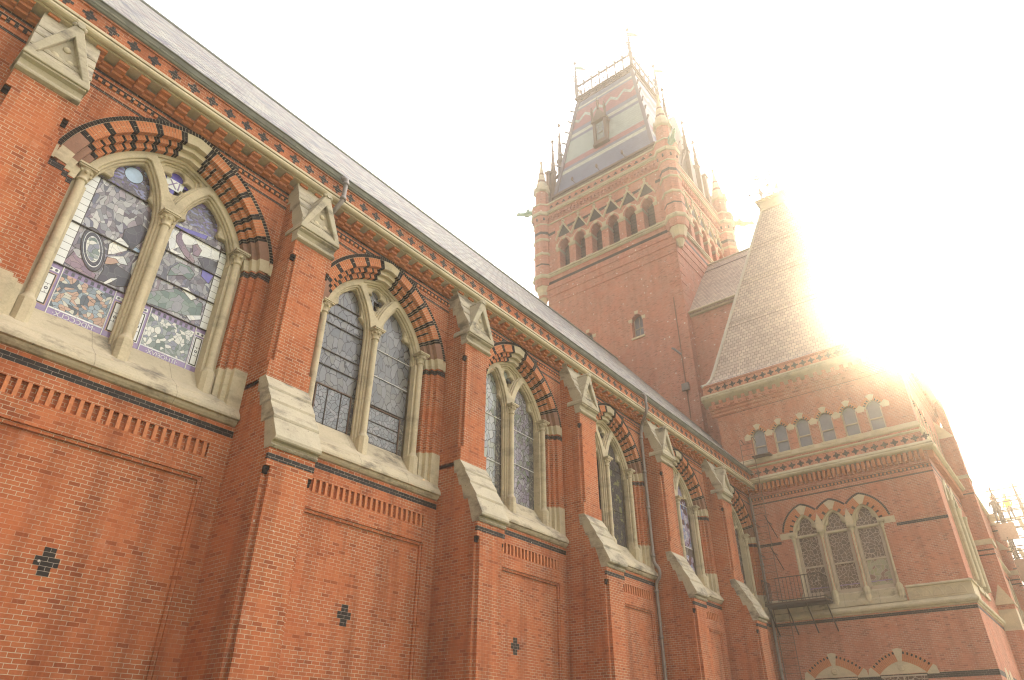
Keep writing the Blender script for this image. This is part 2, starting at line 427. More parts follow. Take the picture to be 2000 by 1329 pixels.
# ------------------------------------------------------------------ mesh builder
class MB:
    def __init__(s, T=None):
        s.v, s.f, s.mi, s.mats = [], [], [], []
        s.T = T
        s.sm = set()
    def mat(s, m):
        if m not in s.mats: s.mats.append(m)
        return s.mats.index(m)
    def add(s, pts, faces, m, smooth=False):
        o = len(s.v)
        s.v += [tuple(s.T(*p)) if s.T else tuple(p) for p in pts]
        k = s.mat(m)
        for f in faces:
            if smooth: s.sm.add(len(s.f))
            s.f.append(tuple(i + o for i in f)); s.mi.append(k)
    def quad(s, a, b, c, d, m): s.add([a, b, c, d], [(0, 1, 2, 3)], m)
    def box(s, x0, x1, y0, y1, z0, z1, m):
        s.add([(x0, y0, z0), (x1, y0, z0), (x1, y1, z0), (x0, y1, z0), (x0, y0, z1), (x1, y0, z1), (x1, y1, z1), (x0, y1, z1)],
              [(0, 3, 2, 1), (4, 5, 6, 7), (0, 1, 5, 4), (1, 2, 6, 5), (2, 3, 7, 6), (3, 0, 4, 7)], m)
    def prism(s, poly, axis, a0, a1, m, caps=True):
        n = len(poly)
        def mk(p, a):
            if axis == 'x': return (a, p[0], p[1])
            if axis == 'y': return (p[0], a, p[1])
            return (p[0], p[1], a)
        pts = [mk(p, a0) for p in poly] + [mk(p, a1) for p in poly]
        fs = [(i, (i + 1) % n, n + (i + 1) % n, n + i) for i in range(n)]
        if caps: fs += [tuple(range(n))[::-1], tuple(range(n, 2 * n))]
        s.add(pts, fs, m)
    def bar(s, p, q, w, h, m, up=(0, 0, 1)):
        p, q = Vector(p), Vector(q)
        d = (q - p).normalized()
        u = Vector(up)
        if abs(d.dot(u)) > .97: u = Vector((1, 0, 0))
        a = d.cross(u).normalized() * (w / 2)
        b = a.cross(d).normalized() * (h / 2)
        pts = [p - a - b, p + a - b, p + a + b, p - a + b, q - a - b, q + a - b, q + a + b, q - a + b]
        s.add([tuple(t) for t in pts], [(0, 1, 2, 3), (7, 6, 5, 4), (0, 4, 5, 1), (1, 5, 6, 2), (2, 6, 7, 3), (3, 7, 4, 0)], m)
    def tube(s, path, r, m, n=8, caps=True):
        P = [Vector(p) for p in path]
        rr = r if isinstance(r, (list, tuple)) else [r] * len(P)
        pts, fs = [], []
        pa = None
        for i, p in enumerate(P):
            d = (P[min(i + 1, len(P) - 1)] - P[max(i - 1, 0)]).normalized()
            if pa is None:
                u = Vector((0, 0, 1)) if abs(d.z) < .9 else Vector((1, 0, 0))
                a = d.cross(u).normalized()
            else:
                a = (pa - d * pa.dot(d)).normalized()
            pa = a
            b = d.cross(a)
            for k in range(n):
                t = 2 * PI * k / n
                pts.append(tuple(p + (a * math.cos(t) + b * math.sin(t)) * rr[i]))
        for i in range(len(P) - 1):
            for k in range(n):
                fs.append((i * n + k, i * n + (k + 1) % n, (i + 1) * n + (k + 1) % n, (i + 1) * n + k))
        s.add(pts, fs, m, smooth=True)
        if caps:
            s.add(pts[:n], [tuple(range(n))[::-1]], m); s.add(pts[-n:], [tuple(range(n))], m)
    def lathe(s, prof, c, m, n=12, rot=0.0, smooth=True):
        pts, fs = [], []
        for r, z in prof:
            for k in range(n):
                t = rot + 2 * PI * k / n
                pts.append((c[0] + r * math.cos(t), c[1] + r * math.sin(t), z))
        for i in range(len(prof) - 1):
            for k in range(n):
                fs.append((i * n + k, i * n + (k + 1) % n, (i + 1) * n + (k + 1) % n, (i + 1) * n + k))
        s.add(pts, fs, m, smooth=smooth)
        s.add(pts[:n], [tuple(range(n))[::-1]], m); s.add(pts[-n:], [tuple(range(n))], m)
    def ball(s, c, r, m, n=8):
        s.lathe([(r * math.sin(PI * i / 6), c[2] - r * math.cos(PI * i / 6)) for i in range(1, 6)], c, m, n)
    def grid(s, rows, m, smooth=False, close=False):
        n = len(rows[0]); pts = [p for r in rows for p in r]; fs = []
        for i in range(len(rows) - 1):
            for k in range(n if close else n - 1):
                fs.append((i * n + k, i * n + (k + 1) % n, (i + 1) * n + (k + 1) % n, (i + 1) * n + k))
        s.add(pts, fs, m, smooth)
    def mesh(s, name):
        me = bpy.data.meshes.new(name)
        me.from_pydata(s.v, [], s.f)
        for m in s.mats: me.materials.append(M[m])
        me.polygons.foreach_set("material_index", s.mi)
        if s.sm:
            me.polygons.foreach_set("use_smooth", [i in s.sm for i in range(len(s.f))])
        me.update()
        bm = bmesh.new(); bm.from_mesh(me)
        bmesh.ops.recalc_face_normals(bm, faces=bm.faces)
        bm.to_mesh(me); bm.free()
        return me
    def build(s, name, parent=None, loc=(0, 0, 0), label=None):
        o = bpy.data.objects.new(name, s.mesh(name))
        COL.objects.link(o)
        put(o, parent, loc)
        if label: o['label'] = label
        return o

WLOC = {}
def put(o, parent, loc):
    """world offset of an object, remembered so that children can be placed in world terms"""
    loc = Vector(loc)
    if parent is not None:
        o.parent = parent
        o.location = loc - WLOC[parent.name]
    else:
        o.location = loc
    WLOC[o.name] = loc
def thing(name, label, cat, loc, group=None):
    o = bpy.data.objects.new(name, None)
    o.empty_display_size = .5
    COL.objects.link(o)
    put(o, None, loc)
    o['label'] = label; o['category'] = cat
    if group: o['group'] = group
    return o
def tag(o, label, cat, group=None):
    o['label'] = label; o['category'] = cat
    if group: o['group'] = group
def kids(o): return [c for c in list(bpy.data.objects) if c.parent == o]
def dup(o, parent, shift, label=None):
    """copy of a part and of its sub-parts, moved by shift (mesh data shared)"""
    c = o.copy(); COL.objects.link(c)
    c.parent = parent
    WLOC[c.name] = WLOC[o.name] + Vector(shift)
    c.location = WLOC[c.name] - (WLOC[parent.name] if parent else Vector((0, 0, 0)))
    if 'label' in c.keys(): del c['label']
    if label: c['label'] = label
    for k in kids(o): dup(k, c, shift)
    return c
def face_w(X): return lambda u, d, z: (X + d, -u, z)     # wall facing -x; u runs to the right (south)
def face_s(Y): return lambda u, d, z: (u, Y + d, z)      # wall facing -y

def plate(splines, d0, d1, bevel, m, T, mb=None, res=2):
    """flat plate with holes (u,z outlines) between depths d0 and d1, bevelled edges"""
    cu = bpy.data.curves.new("tmp_plate", 'CURVE')
    cu.dimensions = '2D'; cu.fill_mode = 'BOTH'
    for pts in splines:
        sp = cu.splines.new('POLY'); sp.points.add(len(pts) - 1)
        for i, (a, b) in enumerate(pts): sp.points[i].co = (a, b, 0, 1)
        sp.use_cyclic_u = True
    h = (d1 - d0) / 2
    cu.extrude = max(h - bevel, .001); cu.bevel_depth = bevel; cu.bevel_resolution = res; cu.offset = -bevel
    ob = bpy.data.objects.new("tmp_plate", cu); COL.objects.link(ob)
    dg = bpy.context.evaluated_depsgraph_get()
    me = bpy.data.meshes.new_from_object(ob.evaluated_get(dg))
    mb = mb or MB(T)
    mid = (d0 + d1) / 2
    mb.add([(v.co.x, mid - v.co.z, v.co.y) for v in me.vertices], [tuple(p.vertices) for p in me.polygons], m)
    bpy.data.objects.remove(ob); bpy.data.curves.remove(cu); bpy.data.meshes.remove(me)
    return mb
def text_mb(txt, size, u, z, d, m, T, mirror=False, mb=None, depth=.004):
    cu = bpy.data.curves.new("tmp_text", 'FONT')
    cu.body = txt; cu.size = size; cu.extrude = depth; cu.align_x = 'CENTER'; cu.align_y = 'CENTER'
    ob = bpy.data.objects.new("tmp_text", cu); COL.objects.link(ob)
    dg = bpy.context.evaluated_depsgraph_get()
    me = bpy.data.meshes.new_from_object(ob.evaluated_get(dg))
    mb = mb or MB(T)
    s = -1 if mirror else 1
    mb.add([(u + s * v.co.x, d - v.co.z, z + v.co.y) for v in me.vertices], [tuple(p.vertices) for p in me.polygons], m)
    bpy.data.objects.remove(ob); bpy.data.curves.remove(cu); bpy.data.meshes.remove(me)
    return mb
def arc(cx, cz, r, a0, a1, n):
    return [(cx + r * math.cos(R_(a0 + (a1 - a0) * i / n)), cz + r * math.sin(R_(a0 + (a1 - a0) * i / n))) for i in range(n + 1)]

def arched_wall(mb, u0, u1, z0, z1, ops, m, depth, mr, N=14, top_skip=None, floor=True):
    """wall sheet with pointed openings; op = (u centre, half width, sill z, spring z, centre offset c)"""
    ops = sorted(ops)
    us = [u0]
    cur = u0
    for (uc, a, zb, zs, c) in ops:
        if uc - a > cur + 1e-6: mb.quad((cur, 0, z0), (uc - a, 0, z0), (uc - a, 0, z1), (cur, 0, z1), m)
        R = a + c
        U = [uc - a * math.cos(PI * i / N) for i in range(N + 1)]
        Z = [zs + math.sqrt(max(R * R - (abs(u - uc) + c) ** 2, 0)) for u in U]
        for i in range(N):
            mb.quad((U[i], 0, Z[i]), (U[i + 1], 0, Z[i + 1]), (U[i + 1], 0, z1), (U[i], 0, z1), m)
            mb.quad((U[i], 0, Z[i]), (U[i + 1], 0, Z[i + 1]), (U[i + 1], depth, Z[i + 1]), (U[i], depth, Z[i]), mr)
        if zb > z0 + 1e-6: mb.quad((uc - a, 0, z0), (uc + a, 0, z0), (uc + a, 0, zb), (uc - a, 0, zb), m)
        for sgn in (-1, 1):
            mb.quad((uc + sgn * a, 0, zb), (uc + sgn * a, depth, zb), (uc + sgn * a, depth, zs), (uc + sgn * a, 0, zs), mr)
        if floor: mb.quad((uc - a, 0, zb), (uc + a, 0, zb), (uc + a, depth, zb), (uc - a, depth, zb), mr)
        cur = uc + a
    if u1 > cur + 1e-6: mb.quad((cur, 0, z0), (u1, 0, z0), (u1, 0, z1), (cur, 0, z1), m)

def ring(mb, uc, zs, c, r0, r1, d0, d1, a0, a1, m, n=16, sides=(1, -1), ends=True):
    """smooth band of an arch: front, soffit and outer faces between radii r0<r1; angles in degrees from the springing"""
    for sg in sides:
        A = [R_(a0 + (a1 - a0) * i / n) for i in range(n + 1)]
        def P(r, a, d): return (uc + sg * (-c + r * math.cos(a)), d, zs + r * math.sin(a))
        for i in range(n):
            a, b = A[i], A[i + 1]
            mb.quad(P(r0, a, d0), P(r1, a, d0), P(r1, b, d0), P(r0, b, d0), m)
            mb.quad(P(r0, a, d0), P(r0, b, d0), P(r0, b, d1), P(r0, a, d1), m)
            mb.quad(P(r1, a, d0), P(r1, b, d0), P(r1, b, d1), P(r1, a, d1), m)
        if ends:
            for a in (A[0], A[-1]): mb.quad(P(r0, a, d0), P(r1, a, d0), P(r1, a, d1), P(r0, a, d1), m)
def top_angle(c, r, half=0.0):
    return math.degrees(math.acos(min(1, (c + half) / r)))
def voussoirs(mb, uc, zs, c, r0, r1, d0, d1, a0, a1, n, pick, gap=.009, split=False, sides=(1, -1)):
    rm = (r0 + r1) / 2
    for sg in sides:
        def P(r, a, d): return (uc + sg * (-c + r * math.cos(a)), d, zs + r * math.sin(a))
        for i in range(n):
            a = R_(a0 + (a1 - a0) * i / n) + gap / rm / 2
            b = R_(a0 + (a1 - a0) * (i + 1) / n) - gap / rm / 2
            cells = [(r0, r1)]
            if split and i % 2: 
                h = r0 + (r1 - r0) * (.5 if i % 4 == 1 else .36)
                cells = [(r0, h - gap / 2), (h + gap / 2, r1)]
            for q0, q1 in cells:
                pts = [P(q0, a, d0), P(q1, a, d0), P(q1, b, d0), P(q0, b, d0), P(q0, a, d1), P(q1, a, d1), P(q1, b, d1), P(q0, b, d1)]
                mb.add(pts, [(0, 1, 2, 3), (0, 3, 7, 4), (1, 2, 6, 5), (0, 1, 5, 4), (2, 3, 7, 6)], pick(i))

def key_poly(mb, uc, zs, c, r0, r1, tk, d0, d1, m):
    """keystone of a pointed arch as one block"""
    t = R_(tk)
    P = lambda r, sg: (uc + sg * (-c + r * math.cos(t)), zs + r * math.sin(t))
    ap = lambda r: (uc, zs + math.sqrt(max(r * r - c * c, 0)))
    mb.prism([P(r0, 1), P(r1, 1), ap(r1), P(r1, -1), P(r0, -1), ap(r0)], 'y', d0, d1, m)

# =================================================================== GROUND
g = MB(); n = 24
g.grid([[(-150 + 300 * i / n, -150 + 300 * j / n, 0.0) for i in range(n + 1)] for j in range(n + 1)], 'grass')
o = g.build("ground"); o['kind'] = 'structure'
g = MB(); g.box(-40, 70, -16.5, -11.0, -.1, .02, 'paving')
o = g.build("path"); o['kind'] = 'structure'

# =================================================================== THE LONG HALL
XC, BAY = 3.03, 6.0
X0, XT = -6.0, 35.4
hall = thing("brick_hall", "long red brick hall with tall stained glass windows between stepped buttresses under a slate roof", "building", (15, 0, 0))
ZS, CO = 11.05, .45

# ---- wall
w = MB()
def sheet(u0, u1, z0, z1, m, d=0.0): w.quad((u0, d, z0), (u1, d, z0), (u1, d, z1), (u0, d, z1), m)
for k in range(-1, 6):
    c = XC + BAY * k
    a, b = max(c - 3.03, X0), min(c + 2.97, XT)
    # recessed lower panel with a stepped surround
    sheet(a, c - 2.035, 0, 6.265, 'brick'); sheet(c + 2.035, b, 0, 6.265, 'brick')
    for s in (-1, 1):
        w.quad((c + s * 2.035, 0, 0), (c + s * 2.035, .035, 0), (c + s * 2.035, .035, 6.265), (c + s * 2.035, 0, 6.265), 'brick')
        sheet(c + s * 2.0 if s < 0 else c + 1.965, c - 1.965 if s < 0 else c + 2.0, 0, 6.195, 'brick', .035) if False else None
        sheet(min(c + s * 2.035, c + s * 1.965), max(c + s * 2.035, c + s * 1.965), 0, 6.265, 'brick', .035)
        w.quad((c + s * 1.965, .035, 0), (c + s * 1.965, .085, 0), (c + s * 1.965, .085, 6.195), (c + s * 1.965, .035, 6.195), 'brick')
    w.quad((c - 2.035, 0, 6.265), (c + 2.035, 0, 6.265), (c + 2.035, .035, 6.265), (c - 2.035, .035, 6.265), 'brick')
    sheet(c - 1.965, c + 1.965, 6.195, 6.265, 'brick', .035)
    w.quad((c - 1.965, .035, 6.195), (c + 1.965, .035, 6.195), (c + 1.965, .085, 6.195), (c - 1.965, .085, 6.195), 'brick')
    sheet(c - 1.965, c + 1.965, 0, 6.195, 'brick', .085)
    sheet(a, b, 6.265, 6.66, 'brick')
    # row of bricks set on end
    sheet(a, c - 2.0, 6.66, 6.955, 'brick'); sheet(c + 2.0, b, 6.66, 6.955, 'brick')
    sheet(c - 2.0, c + 2.0, 6.66, 6.955, 'brick', .075)
    for z in (6.66, 6.955): w.quad((c - 2, 0, z), (c + 2, 0, z), (c + 2, .075, z), (c - 2, .075, z), 'brick')
    for s in (-1, 1): w.quad((c + 2 * s, 0, 6.66), (c + 2 * s, .075, 6.66), (c + 2 * s, .075, 6.955), (c + 2 * s, 0, 6.955), 'brick')
    for i in range(24):
        u = c - 1.92 + 3.84 * i / 23 - .0325
        w.prism([(u, .0), (u + .065, .0), (u + .065, .074), (u, .074)], 'z', 6.661, 6.954, 'voussoir')
    sheet(a, b, 6.955, 7.203, 'brick'); sheet(a, b, 7.203, 7.35, 'blackbrick'); sheet(a, b, 7.35, 7.44, 'brick')
    arched_wall(w, a, b, 7.44, 13.64, [(c, 2.30, 7.44, ZS, CO)], 'brick', .12, 'brick', N=24, floor=False)
    for s in (-1, 1):
        u0, u1 = sorted((c + s * 1.15, b if s > 0 else a))
        w.box(u0, u1, -.004, .02, 13.423, 13.49, 'blackbrick')
        u0, u1 = sorted((c + s * 2.30, b if s > 0 else a))
        w.box(u0, u1, -.005, .02, 11.14, 11.283, 'blackbrick')
    # dentil course and black courses
    sheet(a, b, 13.64, 13.735, 'blackbrick'); sheet(a, b, 13.735, 13.808, 'blackbrick')
    sheet(a, b, 13.808, 13.875, 'brick'); sheet(a, b, 13.875, 13.95, 'blackbrick')
    i = 0
    while a + .15 * i + .08 < b:
        u = a + .15 * i
        if abs(u - c) > .98: w.box(u, u + .08, -.04, .001, 13.65, 13.722, 'voussoir')
        i += 1
    sheet(a, b, 13.95, 14.17, 'brick')
sheet(X0, XT, 14.17, 14.56, 'brick', .01)
w.quad((X0, 0, 0), (X0, 17.5, 0), (X0, 17.5, 15), (X0, 0, 15), 'brick')
w.add([(X0, 0, 15), (X0, 17.5, 15), (X0, 8.75, 26.7)], [(0, 1, 2)], 'brick')
w.quad((X0, 17.5, 0), (38, 17.5, 0), (38, 17.5, 15), (X0, 17.5, 15), 'brick')
w.build("wall", hall)

# ---- stepped brick corbels under the cornice
q = MB(); P = BAY / 13
i = 0
x = X0 + .094 - .12
while x < XT - .3:
    q.box(x, x + .215, -.375, .005, 14.102, 14.168, 'voussoir')
    q.box(x, x + .215, -.265, .005, 14.03, 14.096, 'voussoir')
    q.box(x, x + .215, -.145, .005, 13.958, 14.024, 'voussoir')
    q.box(x + .225, x + P - .01, -.155, .005, 14.03, 14.096, 'voussoir')
    q.box(x + .225, x + P - .01, -.07, .005, 13.958, 14.024, 'voussoir')
    x += P
q.build("corbel_table", hall)

# ---- stone cornice
prof = [(.0, 14.17), (-.39, 14.172), (-.405, 14.205)] + [(-.465 + .085 * math.cos(R_(t)), 14.262 + .075 * math.sin(R_(t))) for t in (-80, -110, -140, -170, -200, -230, -255)] + \
       [(-.475, 14.338), (-.478, 14.352), (-.535, 14.352), (-.535, 14.40), (-.405, 14.55), (.0, 14.55)]
q = MB()
for j, (xa, xb) in enumerate([(X0 + 1.98 * t, X0 + 1.98 * (t + 1) - .006) for t in range(21)]):
    q.prism(prof, 'x', xa, min(xb, XT + .0), 'stone')
q.build("cornice", hall)

# ---- brick parapet with small black crosses
q = MB()
q.box(X0, XT, -.395, -.1, 14.55, 14.90, 'brick')
q.box(X0, XT, -.43, -.1, 14.90, 14.945, 'brick')
def small_cross(mb, x, z, d, T=None, s=1.0, m='blackbrick'):
    for (a, b, c, e) in ((-.072, .072, -.073, .073), (-.145, -.072, -.037, .036), (.072, .145, -.037, .036), (-.036, .036, .073, .142), (-.036, .036, -.142, -.073)):
        mb.box(x + a * s, x + b * s, d - .004, d + .02, z + c * s, z + e * s, m)
x = .094 - BAY
while x < XT - .35:
    if x > X0 + .2: small_cross(q, x, 14.722, -.395)
    x += P
q.build("parapet", hall)

# ---- gutter
q = MB()
rows = []
nx = 84
for i in range(nx + 1):
    x = X0 + (XT - .35 - X0) * i / nx
    wv = .006 * math.sin(x * 1.7) + .005 * math.sin(x * 4.1 + 1)
    rows.append([(x, -.40, 14.945 + wv), (x, -.47, 14.95 + wv), (x, -.50, 14.985 + wv), (x, -.515, 14.987 + wv), (x, -.56, 15.075 + wv), (x, -.60, 15.085 + wv), (x, -.60, 15.105 + wv), (x, -.50, 15.12 + wv)])
q.grid(rows, 'copper')
q.build("gutter", hall)

# ---- roof
q = MB()
YR, ZR = 8.75, 26.83
e0 = (-.53, 15.10)
q.add([(X0 - .2, e0[0], e0[1]), (38.0, e0[0], e0[1]), (38.0, YR, ZR), (X0 - .2, YR, ZR), (X0 - .2, e0[0], e0[1] - .09), (38.0, e0[0], e0[1] - .09)],
      [(0, 1, 2, 3), (0, 4, 5, 1)], 'slate')
q.quad((X0 - .2, 2 * YR - e0[0], e0[1]), (38, 2 * YR - e0[0], e0[1]), (38, YR, ZR), (X0 - .2, YR, ZR), 'slate')
rf = q.build("roof", hall)
q = MB(); q.tube([(X0 - .2, YR, ZR + .02), (38, YR, ZR + .02)], .09, 'copper', 8)
q.build("ridge_roll", rf)

# ---- buttresses
def yz(mb, pts, x0, x1, m): mb.prism(pts, 'x', x0, x1, m)
def shaft(mb, d0, z0, z1, zn0, zn1, hw, m='brick', nt=.1):
    mb.box(-hw, hw, d0, .02, z0, zn0, m)
    mb.prism([(-hw, .02), (hw, .02), (hw, d0 + nt), (hw - nt, d0 + nt), (hw - nt, d0), (-hw + nt, d0), (-hw + nt, d0 + nt), (-hw, d0 + nt)], 'z', zn0, zn1, m)
    mb.box(-hw, hw, d0, .02, zn1, z1, m)
    for s in (-1, 1):
        x0, x1 = sorted((s * hw, s * (hw - nt)))
        mb.box(x0, x1, d0 + .035, d0 + nt + .01, zn1 - .073, zn1 - .001, 'voussoirdark')
        mb.box(x0, x1, d0 + .065, d0 + nt + .01, zn1 - .146, zn1 - .074, 'voussoirdark')
def make_buttress():
    b = MB(); hw = .53
    shaft(b, -1.47, 0, 6.425, .9, 6.30, hw)
    b.box(-hw, hw, -1.47, .02, 6.425, 6.545, 'brick')
    b.box(-hw - .003, hw + .003, -1.476, -1.40, 6.425, 6.545, 'blackbrick')
    yz(b, [(.02, 6.545), (-1.47, 6.545), (-1.47, 6.66), (-1.40, 6.80), (-.72, 8.42), (.02, 8.42)], -hw, hw, 'brick')
    shaft(b, -.785, 8.3, 12.07, 8.82, 11.66, hw)
    yz(b, [(.02, 12.07), (-.785, 12.07), (-.72, 12.9), (-.1, 14.0), (.02, 14.0)], -hw, hw, 'brick')
    o = b.build("buttress", hall)
    # lower weathering: drip and four sloping stones
    s = MB(); sw = hw + .010
    yz(s, [(-1.30, 6.655), (-1.50, 6.66), (-1.535, 6.70), (-1.505, 6.735), (-1.515, 6.77), (-1.60, 6.785), (-1.62, 6.81), (-1.62, 6.87), (-1.385, 7.345), (-1.10, 7.345)], -sw, sw, 'capstone')
    yz(s, [(-.98, 7.30), (-1.415, 7.30), (-1.415, 7.355), (-1.15, 7.765), (-.86, 7.765)], -sw, sw, 'capstone')
    yz(s, [(-.80, 7.72), (-1.18, 7.72), (-1.18, 7.775), (-.955, 8.125), (-.66, 8.125)], -sw, sw, 'capstone')
    yz(s, [(-.60, 8.085), (-.985, 8.085), (-.985, 8.135), (-.775, 8.44), (-.55, 8.44)], -sw, sw, 'capstone')
    s.build("weathering", o)
    # upper cap: sloping stones dying under the cornice and a gablet in front
    s = MB()
    yz(s, [(-.62, 12.07), (-.80, 12.07), (-.865, 12.10), (-.875, 12.135), (-.83, 12.175), (-.80, 12.24), (-.83, 12.33), (-.915, 12.36), (-.915, 12.60), (-.84, 12.76), (-.5, 12.76)], -sw, sw, 'capstone')
    yz(s, [(-.45, 12.72), (-.875, 12.72), (-.875, 12.77), (-.60, 13.29), (-.3, 13.29)], -sw, sw, 'capstone')
    yz(s, [(-.2, 13.25), (-.635, 13.25), (-.635, 13.30), (-.47, 13.61), (-.15, 13.61)], -sw, sw, 'capstone')
    yz(s, [(.0, 13.57), (-.505, 13.57), (-.505, 13.62), (-.30, 14.165), (.0, 14.165)], -sw, sw, 'capstone')
    s.build("cap", o)
    s = MB()
    hwg = .57
    out = [(-hwg, 12.40), (hwg, 12.40), (hwg, 12.49), (.075, 13.70), (-.075, 13.70), (-hwg, 12.49)]
    hole = [(-.40, 12.55), (.40, 12.55), (0, 13.40)]
    plate([out, hole], -.955, -.80, .022, 'capstone', None, s)
    s.prism(out, 'y', -.84, -.30, 'capstone')
    # trefoil leaf relief in the recess
    for cx, cz, r in ((0, 13.08, .075), (-.13, 12.80, .085), (.13, 12.80, .085), (0, 12.70, .07)):
        s.lathe([(.001, 0), (r, 0.0), (r * .8, .02), (.001, .03)], (0, 0), 'stone', 10)
        nv = 4 * 10
        for j in range(len(s.v) - nv - 20 if False else len(s.v) - 60, len(s.v)):
            X, Y, Z = s.v[j]; s.v[j] = (cx + X, -.842 - Z, cz + Y)
    # roll along the ridge of the gablet
    s.tube([(0, -.985, 13.735), (0, -.42, 13.735)], .075, 'capstone', 12)
    for sx in (-1, 1): s.ball((sx * .085, -.93, 13.70), .055, 'capstone')
    s.build("gablet", o)
    return o
but = make_buttress()
for k in range(1, 6): dup(but, hall, (BAY * k, 0, 0))

# ---- brick arch over the window (built round u = 0, then set on each bay)
A0, A1, A2 = 6.3, 13.2, 23.5
def make_arch():
    b = MB()
    orders = [(2.595, 2.845, -.010, .12), (2.470, 2.590, .12, .24), (2.345, 2.465, .24, .38)]
    for j, (r0, r1, d0, d1) in enumerate(orders):
        tk = top_angle(CO, (r0 + r1) / 2, .27)
        ring(b, 0, ZS, CO, r0 + .008, r1 + .004, d0 + .010, d1 + .02, A2, tk, 'mortar', 24)
        if j == 0: pick = lambda i: 'voussoirdark' if i % 8 < 2 else 'voussoir'
        else: pick = lambda i: 'voussoirdark' if (i % 8 < 2 or i % 8 == 5) else 'voussoir'
        voussoirs(b, 0, ZS, CO, r0, r1, d0, d1, A2, tk, 34, pick, gap=.013, split=(j == 0))
    tp = top_angle(CO, 2.9)
    ring(b, 0, ZS, CO, 2.852, 2.955, -.004, .03, 12.5, tp, 'mortar', 30)
    voussoirs(b, 0, ZS, CO, 2.858, 2.948, -.014, .02, 12.5, tp, 46, lambda i: 'voussoirdark', gap=.014)
    o = b.build("brick_arch", hall, (XC, 0, 0))
    s = MB()
    for j, (r0, r1, d0, d1) in enumerate(orders):
        tk = top_angle(CO, (r0 + r1) / 2, .27)
        key_poly(s, 0, ZS, CO, r0 - .006, r1 + (.004 if j == 0 else 0), tk, d0 - .006, d1, 'stone')
    s.build("keystone", o, (XC, 0, 0))
    for sg in (-1, 1):
        s = MB()
        for j, (r0, r1, d0, d1) in enumerate(orders):
            ring(s, 0, ZS, CO, r0 - .004, r1, d0 - .006, d1 + .02, A1, A2, 'brownstone', 6, sides=(sg,))
            ring(s, 0, ZS, CO, r0 - .004, r1, d0 - .008, d1 + .02, A0, A1, 'stone', 4, sides=(sg,))
        x0, x1 = sorted((sg * 2.36, sg * 2.47)); s.box(x0, x1, -.018, .02, 11.335, 11.65, 'stone')
        s.build("springer", o, (XC, 0, 0))
    # stepped jambs below
    for sg in (-1, 1):
        s = MB()
        for (a, bb, d) in ((2.14, 2.31, .0005), (2.02, 2.16, .12), (1.90, 2.04, .24), (1.6, 1.92, .38)):
            x0, x1 = sorted((sg * a, sg * bb))
            if a < 1.7: 
                s.box(x0, x1, d, d + .3, 7.6, ZS + .3, 'stone'); continue
            s.box(x0, x1, d, d + .2, 8.72, 11.14, 'brick')
            s.box(x0, x1, d - .003, d + .2, 11.14, 11.283, 'blackbrick')
            s.box(x0, x1, d, d + .2, 11.283, 11.345, 'brick')
            s.box(x0, x1, d - .012, d + .2, 7.6, 8.72, 'stone')
        x0, x1 = sorted((sg * 2.13, sg * 2.48))
        s.box(x0, x1, -.012, .12, 7.62, 8.72, 'stone')
        s.box(x0, x1, .0, .12, 11.283, 11.34, 'brick')
        s.build("jamb", o, (XC, 0, 0))
    return o
ar = make_arch()

# ---- the window: stone tracery, columns, sill, glazing
RI = 2.19
RSP = 2.27
def main_arc(side, z): return side * (math.sqrt(max(RI * RI - (z - ZS) ** 2, 0)) - CO)
def branch(side, z, r):       # mullion branch curving towards 'side'
    return side * (2.6 - math.sqrt(max(r * r - (z - 11.3) ** 2, 0)))
def light_outline(side, z0=7.95, e=0.0):
    L = []
    main_arc = lambda sd, z: sd * (math.sqrt(max((RI - e) ** 2 - (z - ZS) ** 2, 0)) - CO)
    zt = 12.86 - 1.1 * e
    for i in range(15):
        z = ZS + (zt - ZS) * i / 14
        L.append((main_arc(side, z), z))
    Rr = []
    for i in range(13):
        z = 11.3 + (zt - 11.3) * i / 12
        Rr.append((branch(side, z, 2.465 - e), z))
    pts = [(main_arc(side, ZS), z0)] + L + Rr[::-1] + [(side * (.11 + e), z0)]
    return pts
def spandrel_outline(e=0.0):
    pts = []
    for i in range(9):
        z = 12.12 + 1.6 * e + (13.06 - 1.2 * e - 12.12 - 1.6 * e) * i / 8
        pts.append((branch(1, z, 2.665 + e), z))
    up = []
    for i in range(1, 9):
        x = pts[-1][0] * (1 - i / 8)
        up.append((x, ZS + math.sqrt((RSP - e) ** 2 - (x + CO) ** 2)))
    R1 = pts + up
    return R1 + [(-x, z) for x, z in R1[-2::-1]][:-1]
def foil_outline(side):
    h = [(-1.60, 7.95), (-1.60, 11.72), (-1.58, 11.86), (-1.50, 11.99), (-1.38, 12.03), (-1.25, 12.02), (-1.20, 12.10), (-1.225, 12.22), (-1.20, 12.36), (-1.13, 12.49), (-1.03, 12.60), (-.92, 12.69), (-.78, 12.75), (-.68, 12.74),
         (-.60, 12.67), (-.52, 12.54), (-.46, 12.39), (-.42, 12.24), (-.41, 12.10), (-.44, 12.0), (-.36, 11.95), (-.26, 11.86), (-.18, 11.74), (-.13, 11.60), (-.11, 11.45), (-.11, 7.95)]
    return [(x if side < 0 else -x, z) for x, z in h]
def quatrefoil():
    return [((.19 + .185 * abs(math.cos(2 * t)) ** .75) * math.sin(t), 12.80 + (.17 + .165 * abs(math.cos(2 * t)) ** .75) * math.cos(t)) for t in [2 * PI * i / 48 for i in range(48)]]
def frame_outline(r):
    pts = [(r - CO, 7.8)]
    at = math.acos(CO / r)
    R1 = [(-CO + r * math.cos(at * i / 22), ZS + r * math.sin(at * i / 22)) for i in range(23)]
    return pts + R1 + [(-x, z) for x, z in R1[-2::-1]] + [(-(r - CO), 7.8)]
